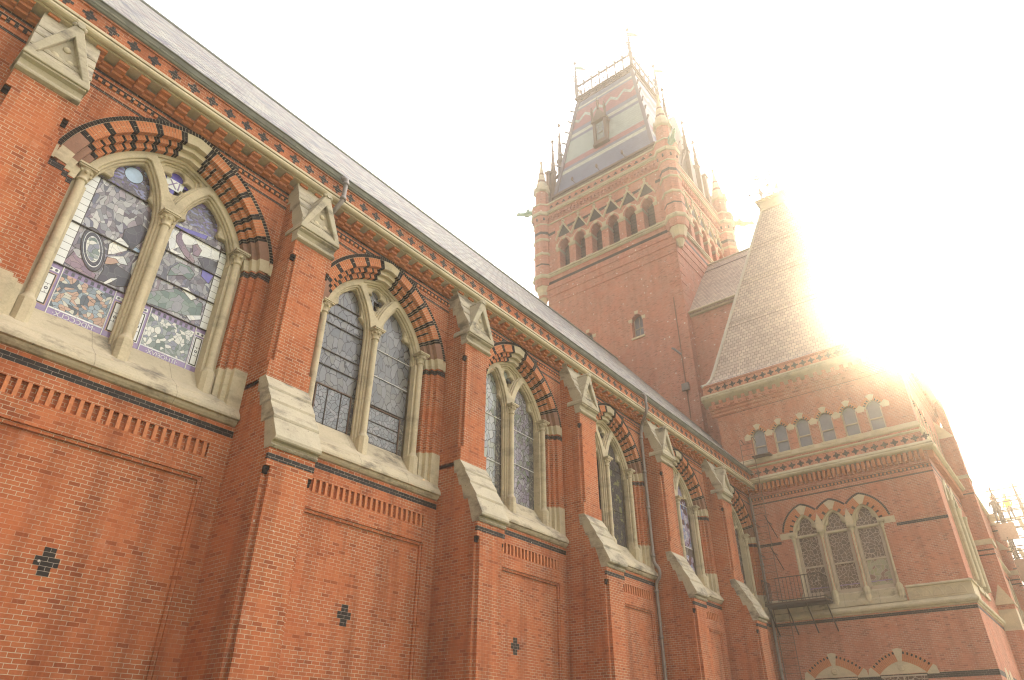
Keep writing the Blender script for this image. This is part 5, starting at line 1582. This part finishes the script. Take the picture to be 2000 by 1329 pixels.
# corner turrets
def turret(cx, cy):
    s = MB(); r8 = PI / 8
    def seg(p, m): s.lathe(p, (cx, cy), m, 8, r8, smooth=False)
    seg([(.15, 34.45), (.36, 35.05), (.40, 35.10)], 'palestone'); seg([(.42, 35.10), (.50, 35.3)], 'towerbrick')
    seg([(.48, 35.3), (.70, 36.15)], 'palestone'); seg([(.80, 36.15), (.86, 36.6), (.86, 36.85)], 'towerbrick'); seg([(.92, 36.85), (.99, 36.95), (1.02, 37.1), (.98, 37.2), (.84, 37.28)], 'stone')
    seg([(.80, 37.25), (.80, 43.1)], 'towerbrick')
    for z in (39.55, 41.15): seg([(.84, z - .13), (.90, z - .05), (.90, z + .05), (.82, z + .14)], 'stone')
    seg([(.803, 41.75), (.803, 42.05)], 'blackbrick'); seg([(.803, 38.3), (.803, 38.45)], 'blackbrick')
    seg([(.82, 42.85), (.88, 42.9), (.84, 42.98)], 'stone')
    seg([(.80, 43.05), (.98, 43.85)], 'towerbrick'); seg([(1.04, 43.9), (1.10, 44.05), (1.10, 44.2), (1.02, 44.28)], 'stone')
    seg([(1.0, 44.25), (1.0, 45.05)], 'towerbrick'); seg([(1.06, 45.05), (1.06, 45.2), (.66, 45.55)], 'stone')
    for k_ in range(8):
        a = 2 * PI * k_ / 8
        s.box(cx + .84 * math.cos(a) - .06, cx + .84 * math.cos(a) + .06, cy + .84 * math.sin(a) - .06, cy + .84 * math.sin(a) + .06, 43.35, 43.6, 'darkin')
    seg([(.62, 45.5), (.62, 47.2)], 'towerbrick')
    o = s.build("turret", tw)
    t = MB()
    def seg2(p, m): t.lathe(p, (cx, cy), m, 8, r8, smooth=False)
    seg2([(.66, 47.15), (.74, 47.3), (.74, 47.42), (.66, 47.5), (.50, 48.5)], 'palestone')
    for k_ in range(8):
        a = 2 * PI * (k_) / 8
        c_, sn = math.cos(a), math.sin(a)
        P_ = lambda uu, z, rr: (cx + rr * c_ - uu * sn, cy + rr * sn + uu * c_, z)
        t.add([P_(-.30, 47.25, .76), P_(.30, 47.25, .76), P_(0, 48.0, .74), P_(-.30, 47.25, .6), P_(.30, 47.25, .6), P_(0, 48.0, .45)], [(0, 1, 2), (0, 2, 5, 3), (1, 4, 5, 2)], 'palestone')
    seg2([(.50, 48.5), (.44, 48.8)], 'brownstone'); seg2([(.44, 48.8), (.31, 49.6)], 'palestone'); seg2([(.31, 49.6), (.28, 49.8)], 'brownstone'); seg2([(.28, 49.8), (.10, 51.0), (.07, 51.1)], 'palestone')
    t.lathe([(.06, 51.05), (.13, 51.12), (.06, 51.2), (.16, 51.34), (.17, 51.45), (.06, 51.6), (.03, 51.75)], (cx, cy), 'palestone', 8)
    t.build("spirelet", o)
    return o
TC = [(38.15, 2.62), (38.15, 15.35), (49.5, 2.62), (49.5, 15.35)]
trs = [turret(*p) for p in TC]
# bronze gargoyles
def gargoyle(o, base, tip, m='verdigris'):
    b, t = Vector(base), Vector(tip); d = t - b
    s = MB()
    up = Vector((0, 0, 1))
    s.tube([b, b + d * .3 + up * .05, b + d * .6 + up * .02, b + d * .82 + up * .1], [.22, .25, .20, .15], m, 10)
    h = b + d * .88 + up * .14
    s.ball(tuple(h), .19, m, 10)
    s.tube([h, h + d.normalized() * .3 - up * .05], [.13, .08], m, 8)
    s.tube([h - up * .12, h + d.normalized() * .22 - up * .2], [.07, .05], m, 6)
    side = d.cross(up).normalized()
    for sg in (-1, 1):
        s.tube([h + side * sg * .1 + up * .1, h + side * sg * .16 + up * .32], [.06, .02], m, 6)
        s.tube([b + d * .3 + side * sg * .18, b + d * .5 + side * sg * .26 - up * .12, b + d * .62 + side * sg * .2 - up * .1], [.1, .08, .05], m, 6)
        s.prism([(0, 0), (.5, .12), (.1, .4)], 'y', 0, .05, m)
        for j in range(len(s.v) - 6, len(s.v)):
            x, y, z = s.v[j]; P_ = b + d * .25 + d.normalized() * x + side * sg * (.16 + y) + up * (z + .12); s.v[j] = tuple(P_)
    s.build("gargoyle", o)
gargoyle(trs[1], (37.8, 15.9, 45.0), (37.55, 17.9, 45.55)); gargoyle(trs[0], (37.75, 2.15, 44.4), (37.0, 1.2, 45.1)); gargoyle(trs[2], (49.9, 1.9, 44.5), (50.7, .2, 44.0), 'stone')

# roof: brown gutter, truncated pyramid, upper cornice
q = MB()
BX0, BX1, BY0, BY1 = 38.45, 49.2, 3.75, 14.0
PX0, PX1, PY0, PY1 = 40.4, 45.9, 5.62, 12.05
ZB, ZP = 46.3, 59.72
q.grid([[(BX0, BY0, ZB), (BX1, BY0, ZB), (BX1, BY1, ZB), (BX0, BY1, ZB)], [(PX0, PY0, ZP), (PX1, PY0, ZP), (PX1, PY1, ZP), (PX0, PY1, ZP)]], 'towerslate', close=True)
ro = q.build("roof", tw)
q = MB()
for (e, z0, z1) in ((.0, 45.25, 45.75), (.10, 45.75, 45.85), (.0, 45.85, 46.2), (.16, 46.2, 46.42)):
    q.box(BX0 - .12 - e, BX1 + e, BY0 - .12 - e, BY1 + .12 + e, z0, z1, 'brownmetal')
for i in range(26): q.box(BX0 - .17, BX0 - .1, BY0 + .4 * i, BY0 + .4 * i + .2, 45.9, 46.15, 'brownmetal')
for y in (6.3, 8.9, 11.5):       # lamps on brackets
    q.bar((BX0 - .2, y, 46.3), (BX0 - .75, y + .1, 46.5), .05, .05, 'brownmetal'); q.lathe([(.08, 46.45), (.13, 46.6), (.1, 46.8), (.03, 46.9)], (BX0 - .75, y + .1), 'brownmetal', 8)
q.build("gutter", ro)
q = MB()
cb = [(BX0, BY0, ZB), (BX1, BY0, ZB), (BX1, BY1, ZB), (BX0, BY1, ZB)]; cp = [(PX0, PY0, ZP), (PX1, PY0, ZP), (PX1, PY1, ZP), (PX0, PY1, ZP)]
for a, b in zip(cb, cp):
    q.bar(a, b, .34, .34, 'crest')
    for t in (.30, .42, .54, .66, .78, .90):
        p = Vector(a).lerp(Vector(b), t)
        out = Vector((p.x - 43.5, p.y - 8.85, 0)).normalized()
        q.bar(p + out * .1, p + out * .5 + Vector((0, 0, .05)), .12, .14, 'crest'); q.ball(tuple(p + out * .55 + Vector((0, 0, .1))), .13, 'crest', 6)
q.build("hip_crocket", ro)
q = MB()
for (e, z0, z1) in ((-.02, 59.60, 59.72), (.06, 59.72, 60.2), (.16, 60.2, 60.32), (.26, 60.32, 60.45)):
    q.box(PX0 - e, PX1 + e, PY0 - e, PY1 + e, z0, z1, 'brownmetal')
for i in range(7):
    y = PY0 + .5 + .9 * i; q.lathe([(.001, 0), (.12, .0), (.12, .03), (.001, .06)], (0, 0), 'darkin', 8)
    for j in range(len(q.v) - 48, len(q.v)):
        X, Y, Z = q.v[j]; q.v[j] = (PX0 - .07 - Z, y + X, 59.97 + Y)
q.build("upper_cornice", ro)
# cresting rail
q = MB(); r0, r1 = 60.45, 62.25
def rail(a, b, n_):
    a, b = Vector(a), Vector(b)
    up = Vector((0, 0, 1))
    q.bar(a + up * (r1 - r0), b + up * (r1 - r0), .16, .22, 'crest'); q.bar(a + up * 1.5, b + up * 1.5, .05, .05, 'crest') if False else None
    q.bar(a + up * .05, b + up * .05, .08, .08, 'crest')
    for i in range(n_ + 1):
        p = a.lerp(b, i / n_)
        q.bar(p, p + up * (r1 - r0), .12, .12, 'crest')
        if 0 < i < n_:
            q.tube([p + up * (r1 - r0), p + up * (r1 - r0 + .28)], .04, 'crest', 6); q.ball(tuple(p + up * (r1 - r0 + .36)), .14, 'crest', 8)
    for i in range(n_):
        p, p2 = a.lerp(b, i / n_), a.lerp(b, (i + 1) / n_); d = p2 - p
        c_ = p + d * .5
        for sg in (-1, 1):
            q.tube([c_ + d * (.48 * sg) + up * .35, c_ + d * (.3 * sg) + up * .62, c_ + d * (.12 * sg) + up * .55, c_ + up * .95], .045, 'crest', 5)
            q.tube([c_ + d * (.45 * sg) + up * .75, c_ + d * (.22 * sg) + up * .95, c_ + d * (.08 * sg) + up * 1.2], .038, 'crest', 5)
            q.tube([c_ + d * (.48 * sg) + up * 1.45, c_ + d * (.36 * sg) + up * 1.68, c_ + d * (.2 * sg) + up * 1.74], .06, 'crest', 5)
            q.tube([c_ + d * (.28 * sg) + up * .3, c_ + d * (.1 * sg) + up * .38], .055, 'crest', 5)
        q.ball(tuple(c_ + up * 1.05), .06, 'crest', 6); q.tube([c_ + up * .1, c_ + up * 1.4], .032, 'crest', 5)
e = .05
cr = [(PX0 - e, PY0 - e, r0), (PX1 + e, PY0 - e, r0), (PX1 + e, PY1 + e, r0), (PX0 - e, PY1 + e, r0)]
rail(cr[3], cr[0], 7); rail(cr[0], cr[1], 6); rail(cr[1], cr[2], 7); rail(cr[2], cr[3], 6)
q.build("cresting", ro)
# corner finials with vanes
def finial(p, ang):
    x, y, z = p
    s = MB()
    s.lathe([(.2, z), (.2, z + 1.9), (.26, z + 1.95), (.19, z + 2.1), (.15, z + 3.0), (.19, z + 3.05), (.10, z + 3.6), (.07, z + 5.6)], (x, y), 'crest', 8)
    for zz, rr, n_ in ((z + 2.6, .2, 4), (z + 3.3, .26, 4), (z + 3.75, .34, 4)):
        for k_ in range(n_):
            a = ang + 2 * PI * k_ / n_
            c_, sn = math.cos(a), math.sin(a)
            s.tube([(x, y, zz - .2), (x + rr * c_ * .7, y + rr * sn * .7, zz - .05), (x + rr * c_, y + rr * sn, zz + .3)], .065, 'crest', 5)
    s.ball((x, y, z + 4.3), .09, 'crest', 8); s.ball((x, y, z + 5.75), .21, 'crest', 10)
    o = s.build("finial", ro)
    t = MB()
    d = Vector((math.cos(ang), math.sin(ang), 0)); c_ = Vector((x, y, z))
    def V(a, h): return tuple(c_ + d * a + Vector((0, 0, h)))
    nrm = d.cross(Vector((0, 0, 1))) * .03
    poly = [(.05, 5.25), (.75, 5.25), (.85, 5.05), (1.2, 4.8), (.05, 4.75)]
    A = [tuple(Vector(V(a, h)) + nrm) for a, h in poly]; B = [tuple(Vector(V(a, h)) - nrm) for a, h in poly]
    t.add(A + B, [tuple(range(5)), tuple(range(5, 10))[::-1]] + [(i, (i + 1) % 5, 5 + (i + 1) % 5, 5 + i) for i in range(5)], 'verdigris')
    t.tube([V(-.65, 4.78), V(1.45, 4.78)], .045, 'crest', 5); t.ball(V(-.7, 4.78), .08, 'crest', 6); t.ball(V(1.45, 4.78), .055, 'crest', 6); t.ball(V(1.0, 5.28), .05, 'crest', 6)
    t.build("vane", o)
for p in cr: finial(p, R_(-50))
# dormer on the west slope
s = MB()
dx = 38.72; c_ = 8.92
s.box(dx, dx + 1.1, c_ - .72, c_ - .46, 50.55, 53.6, 'brownmetal'); s.box(dx, dx + 1.1, c_ + .46, c_ + .72, 50.55, 53.6, 'brownmetal')
s.box(dx - .08, dx + 1.0, c_ - .82, c_ + .82, 50.35, 50.6, 'brownmetal'); s.box(dx - .1, dx + 1.2, c_ - .82, c_ + .82, 53.45, 53.65, 'brownmetal')
s.box(dx + .06, dx + .4, c_ - .46, c_ + .46, 50.6, 51.0, 'brownmetal')
TD = lambda u, d, z: (dx + d, c_ + u, z)
plate([[(-.5, 50.9), (.5, 50.9), (.5, 53.5), (-.5, 53.5)], [(-.3, 51.1), (.3, 51.1), (.3, 52.7), (.15, 53.0), (0, 53.15), (-.15, 53.0), (-.3, 52.7)]], .04, .2, .03, 'brownmetal', TD, s, 1)
plate([[(-.85, 53.6), (.85, 53.6), (0, 55.2)], [(-.5, 53.78), (.5, 53.78), (0, 54.75)]], -.08, .1, .03, 'brownmetal', TD, s, 1)
s.add([(dx, c_ - .85, 53.62), (dx, c_ + .85, 53.62), (dx, c_, 55.15), (dx + 1.6, c_ - .85, 53.62), (dx + 1.6, c_ + .85, 53.62), (dx + 1.6, c_, 55.15)], [(0, 2, 5, 3), (1, 4, 5, 2), (0, 1, 2)], 'brownmetal')
for uu, zt in ((-.7, 55.6), (.7, 55.6), (0, 56.6)):
    zb = 53.6 if uu else 55.0
    s.lathe([(.12, zb), (.12, zt - .9), (.16, zt - .85), (.03, zt)], (dx + .02, c_ + uu), 'brownmetal', 6)
    s.ball((dx + .02, c_ + uu, zt), .08, 'brownmetal', 6); s.box(dx - .14, dx + .18, c_ + uu - .04, c_ + uu + .04, zt - .45, zt - .35, 'brownmetal'); s.box(dx - .02, dx + .06, c_ + uu - .16, c_ + uu + .16, zt - .45, zt - .35, 'brownmetal')
do = s.build("dormer", ro)
s = MB(); s.box(dx + .14, dx + .16, c_ - .4, c_ + .4, 51.0, 53.3, 'g_b2'); s.bar((dx + .12, c_ - .3, 51.9), (dx + .12, c_ + .3, 51.9), .05, .05, 'brownmetal'); s.build("pane", do)
# big side dormers with pinnacles (north and south slopes)
def pinnacle(x, y, z0, zt, rr=.2):
    s = MB(); h = zt - z0
    s.box(x - rr, x + rr, y - rr, y + rr, z0, z0 + h * .52, 'brownmetal'); s.box(x - rr * 1.3, x + rr * 1.3, y - rr * 1.3, y + rr * 1.3, z0 + h * .52, z0 + h * .56, 'brownmetal')
    s.lathe([(rr * 1.25, z0 + h * .56), (.05, zt - .3)], (x, y), 'brownmetal', 4, PI / 4, smooth=False)
    for k_ in (.64, .74, .84):
        z = z0 + h * k_; r = rr * 1.25 * (1 - (k_ - .56) / .44) + .06
        for a in range(4): s.ball((x + r * math.cos(PI / 4 + a * PI / 2), y + r * math.sin(PI / 4 + a * PI / 2), z), .07, 'brownmetal', 5)
    s.ball((x, y, zt - .15), .13, 'brownmetal', 6); s.box(x - .2, x + .2, y - .05, y + .05, zt - .4, zt - .3, 'brownmetal'); s.box(x - .05, x + .05, y - .2, y + .2, zt - .4, zt - .3, 'brownmetal')
    s.build("pinnacle", ro)
for (x, y, z0, zt) in ((39.6, 14.05, 45.4, 57.4), (39.3, 14.72, 45.3, 55.2), (41.4, 3.35, 45.4, 56.4), (44.5, 3.1, 45.4, 54.4), (46.3, 3.0, 45.4, 53.2)): pinnacle(x, y, z0, zt)
s = MB()
s.box(38.9, 39.35, 15.0, 15.35, 45.2, 50.5, 'brownmetal'); s.box(38.8, 39.45, 14.9, 15.45, 50.5, 50.75, 'brownmetal')
s.box(39.1, 48.0, 13.2, 14.0, 45.3, 49.5, 'brownmetal'); s.box(39.6, 47.4, 12.8, 13.9, 49.5, 52, 'brownmetal')
s.prism([(39.6, 52), (47.4, 52), (43.5, 56.5)], 'y', 12.6, 13.8, 'brownmetal')
s.bar((39.3, 14.0, 50), (39.3, 15.2, 49.2), .2, .2, 'brownmetal')
s.build("side_dormer", ro)
s = MB()
s.box(40.9, 47.2, 3.4, 4.2, 45.3, 50.5, 'brownmetal'); s.prism([(40.9, 50.5), (47.2, 50.5), (44.0, 55.0)], 'y', 3.5, 4.6, 'brownmetal')
s.box(47.8, 48.3, 2.9, 3.3, 45.3, 49.6, 'brownmetal'); s.box(47.7, 48.4, 2.8, 3.4, 49.6, 49.85, 'brownmetal')
for (x, a) in ((42.0, 3.0), (43.2, 3.0)): s.bar((x, 3.4, 47.5), (x + 1.2, 3.05, 50.5), .14, .14, 'brownmetal')
s.build("side_dormer", ro)
# conductor pipe down the corner of the tower
q = MB(); q.tube([(37.92, 3.7, 30.2), (37.92, 3.7, 20.6)], .04, 'brownstone', 8); q.box(37.72, 37.9, 3.45, 3.95, 22.6, 23.1, 'lead'); q.tube([(37.9, 3.7, 25.4), (37.75, 4.1, 25.9), (37.9, 4.3, 26.1)], .08, 'lead', 8)
q.build("downpipe", tw)

# =================================================================== FIRE ESCAPE
fe = thing("fire_escape", "dark iron fire escape balcony and ladders on the brick wall beside the corner", "fire escape", (34.8, -1.6, 0))
q = MB()
q.box(34.25, 35.38, -3.15, -.25, 8.06, 8.12, 'rust')
for i in range(9): q.bar((34.27 + .13 * i, -3.15, 8.03), (34.27 + .13 * i, -.25, 8.03), .03, .06, 'iron')
q.build("landing", fe)
q = MB()
def railing(pts, z0, z1, step=.17):
    for a, b in zip(pts[:-1], pts[1:]):
        a, b = Vector(a), Vector(b)
        for z in (z0 + .08, z1, (z0 + z1) / 2 + .15 if False else z1 - .001): q.bar((a.x, a.y, z), (b.x, b.y, z), .035, .035, 'iron')
        n_ = max(1, int((b - a).length / step))
        for i in range(n_ + 1):
            p = a.lerp(b, i / n_); q.bar((p.x, p.y, z0), (p.x, p.y, z1), .022, .022, 'iron')
railing([(35.36, -3.12), (34.27, -3.12), (34.27, -.95)], 8.12, 9.25)
railing([(34.27, -.28), (35.36, -.28)], 8.12, 9.25)
for y in (-3.1, -2.2, -1.25, -.35): q.bar((34.3, y, 8.04), (35.37, y, 6.78), .05, .05, 'iron')
q.build("railing", fe)
def ladder(x, y0, y1, z0, z1, hook=None):
    global q
    q = MB()
    for y in (y0, y1):
        pth = [(x, y, z0), (x, y, z1)]
        q.tube(pth, .02, 'ladderiron', 6)
        if hook: q.tube([(x, y, z1), (x + hook * .3, y, z1 + .12), (x + hook, y, z1 - .05)], .02, 'ladderiron', 6)
    z = z0 + .25
    while z < z1: q.bar((x, y0, z), (x, y1, z), .018, .018, 'ladderiron'); z += .33
    q.build("ladder", fe)
ladder(35.2, -.30, -1.02, .9, 8.0)
ladder(34.72, -.30, -.98, 8.1, 16.9, .7)
q = MB()
for z in (12.2, 10.6): 
    for y in (-.30, -.98): q.bar((34.72, y, z), (35.4, y, z - .0), .03, .03, 'iron')
    q.bar((34.45, -.98, z + .25), (35.4, -1.15, z - .75), .03, .03, 'iron')
q.box(34.9, 35.42, -1.75, -.75, 15.86, 15.92, 'rust')
q.build("bracket", fe)

# =================================================================== SCAFFOLD AND WORKERS
scf = thing("scaffold", "tube scaffold with board platforms standing beyond the corner of the building", "scaffold", (53, -11, 0))
q = MB()
SXs, SYs = (51.0, 53.0, 55.2), (-10.1, -11.35, -12.4)
for x in SXs:
    for y in SYs: q.tube([(x, y, 0), (x, y, 16.6 if y > -11.9 else 14.6)], .05, 'rust', 6)
for z in (5.0, 7.0, 9.0, 10.6, 11.6, 12.6, 13.3, 14.4, 15.0, 15.6, 16.4):
    for y in SYs:
        if z > 14.6 and y < -11.9: continue
        q.tube([(50.7, y, z), (55.5, y, z)], .042, 'rust', 5)
    for x in SXs: q.tube([(x, -9.8, z - .06), (x, -12.7 if z < 14.6 else -11.6, z - .06)], .042, 'rust', 5)
q.tube([(51, -10.1, 10.6), (51, -12.4, 13.3)], .028, 'rust', 5); q.tube([(51, -12.4, 7.0), (51, -10.1, 10.6)], .04, 'rust', 5)
q.build("frame", scf)
for z in (10.62, 12.62, 14.44):
    for y0 in (-10.35, -10.9, -11.4):
        q = MB(); q.box(50.8, 55.3, y0 - .22, y0, z, z + .05, 'g_tan'); q.build("board", scf)
q = MB(); q.box(50.78, 50.82, -11.3, -10.0, 10.75, 12.0, 'brownstone'); q.build("sheeting", scf)
q = MB(); q.box(50.78, 50.82, -10.7, -9.75, 13.2, 14.2, 'g_tan'); q.build("sheeting", scf)

def skin_person(name, joints, edges, loc, rz, label, clothes):
    """one continuous body grown over a skeleton"""
    me = bpy.data.meshes.new(name)
    me.from_pydata([j[0] for j in joints], edges, [])
    ob = bpy.data.objects.new(name, me); COL.objects.link(ob)
    md = ob.modifiers.new("skin", 'SKIN')
    for i, j in enumerate(joints):
        sv = me.skin_vertices[0].data[i]; sv.radius = (j[1], j[2] if len(j) > 2 else j[1]); sv.use_root = (i == 0)
    ob.modifiers.new("sub", 'SUBSURF').levels = 1
    dg = bpy.context.evaluated_depsgraph_get()
    m2 = bpy.data.meshes.new_from_object(ob.evaluated_get(dg))
    ob.modifiers.clear(); ob.data = m2
    for m in ("skin", clothes[0], clothes[1], "boot"): m2.materials.append(M[m])
    for p in m2.polygons:
        c = p.center
        if c.z > 1.46: k = 0
        elif c.z > .93 or (abs(c.x) > .24 and c.z > .8): k = 1
        elif c.z > .12: k = 2
        else: k = 3
        if k == 1 and (abs(c.x) > .3 and c.z < .98) : k = 0
        p.material_index = k; p.use_smooth = True
    ob.location = loc; ob.rotation_euler = (0, 0, rz); WLOC[ob.name] = Vector(loc)
    tag(ob, label, "person")
    return ob
M['skin'] = plain_mat("skin", (.45, .26, .18), .6, var=.1)
M['boot'] = plain_mat("boot_leather", (.03, .022, .018), .6)
M['trousers'] = plain_mat("dark_trousers", (.05, .045, .06), .85)
M['jacket'] = plain_mat("dark_jacket", (.075, .06, .065), .85)
M['hivis'] = plain_mat("yellow_vest", (.75, .78, .05), .7, var=.1)
M['helmet'] = plain_mat("helmet", (.5, .38, .3), .4, var=.05)
def person_at(loc, rz, label, clothes, arm):
    J = [((0, 0, .95), .15, .11), ((0, .0, 1.15), .145, .10), ((0, .01, 1.36), .17, .11), ((0, .0, 1.47), .065), ((0, -.02, 1.54), .06), ((0, -.03, 1.62), .095, .105), ((0, -.03, 1.71), .085, .10), ((0, -.03, 1.76), .05)]
    E = [(0, 1), (1, 2), (2, 3), (3, 4), (4, 5), (5, 6), (6, 7)]
    for sg in (-1, 1):
        n0 = len(J)
        J += [((sg * .10, .0, .86), .095), ((sg * .12, -.02, .48), .065), ((sg * .13, .02, .10), .048), ((sg * .13, -.12, .05), .042)]
        E += [(0, n0), (n0, n0 + 1), (n0 + 1, n0 + 2), (n0 + 2, n0 + 3)]
        n1 = len(J)
        J += [((sg * .20, .0, 1.40), .065), ((sg * .27, .02 - arm[0], 1.14), .048), ((sg * .25, -.10 - arm[1], .95 + arm[2]), .036), ((sg * .24, -.17 - arm[1], .92 + arm[2]), .03)]
        E += [(2, n1), (n1, n1 + 1), (n1 + 1, n1 + 2), (n1 + 2, n1 + 3)]
    o = skin_person("person", J, E, loc, rz, label, clothes)
    h = MB(); h.lathe([(.125, 1.715), (.145, 1.72), (.145, 1.735), (.118, 1.74), (.105, 1.80), (.07, 1.845), (.02, 1.86)], (0, -.03), 'helmet', 12)
    x = h.build("helmet", o, WLOC[o.name]); 
    f = MB(); f.tube([(0, -.13, 1.655), (0, -.155, 1.62), (0, -.13, 1.615)], [.012, .018, .012], 'skin', 6)
    for sg in (-1, 1): f.ball((sg * .036, -.118, 1.655), .012, 'boot', 6); f.ball((sg * .098, -.02, 1.63), .026, 'skin', 6)
    f.box(-.03, .03, -.132, -.118, 1.575, 1.583, 'brownstone')
    f.build("face", o, WLOC[o.name])
    hd = MB()
    for sg in (-1, 1):
        bx, by, bz = sg * .24, -.17 - arm[1], .92 + arm[2]
        for i, ln in enumerate((.075, .085, .08, .062)):
            y = by - .02; x0 = bx + sg * (.024 - .016 * i)
            hd.tube([(x0, y, bz), (x0 + sg * .004, y - ln * .55, bz - ln * .35), (x0, y - ln * .7, bz - ln * .85)], [.010, .009, .007], 'skin', 5)
        hd.tube([(bx - sg * .028, by + .01, bz), (bx - sg * .05, by - .03, bz - .02), (bx - sg * .045, by - .055, bz - .03)], [.011, .010, .008], 'skin', 5)
    hd.build("finger", o, WLOC[o.name])
    return o
person_at((52.0, -9.97, 14.49), R_(-75), "worker in dark jacket and helmet standing on scaffold close to the brick wall", ('jacket', 'trousers'), (.05, .12, .12))['group'] = 'workers on the scaffold'
person_at((52.0, -10.7, 14.49), R_(-120), "worker in bright yellow vest and dark trousers on the scaffold", ('hivis', 'trousers'), (.0, .02, .0))['group'] = 'workers on the scaffold'

# =================================================================== HAZE
HZ = bpy.data.materials.new("haze"); HZ.use_nodes = True
t = HZ.node_tree; t.nodes.clear()
om = t.nodes.new("ShaderNodeOutputMaterial"); ad = t.nodes.new("ShaderNodeAddShader")
for i, (den, ani) in enumerate(HAZE):        # fine even haze, part of it scattering mostly forwards
    pv = t.nodes.new("ShaderNodeVolumePrincipled")
    pv.inputs["Color"].default_value = (1.0, .90, .78, 1)
    pv.inputs["Density"].default_value = den
    pv.inputs["Anisotropy"].default_value = ani
    t.links.new(pv.outputs[0], ad.inputs[i])
t.links.new(ad.outputs[0], om.inputs["Volume"])
me = bpy.data.meshes.new("haze")
x0, x1, y0, y1, z0, z1 = -151, 151, -151, 151, -1.0, 70.0
me.from_pydata([(x0, y0, z0), (x1, y0, z0), (x1, y1, z0), (x0, y1, z0), (x0, y0, z1), (x1, y0, z1), (x1, y1, z1), (x0, y1, z1)], [], [(0, 3, 2, 1), (4, 5, 6, 7), (0, 1, 5, 4), (1, 2, 6, 5), (2, 3, 7, 6), (3, 0, 4, 7)])
me.materials.append(HZ)
hz = bpy.data.objects.new("haze", me); COL.objects.link(hz); hz['kind'] = 'stuff'
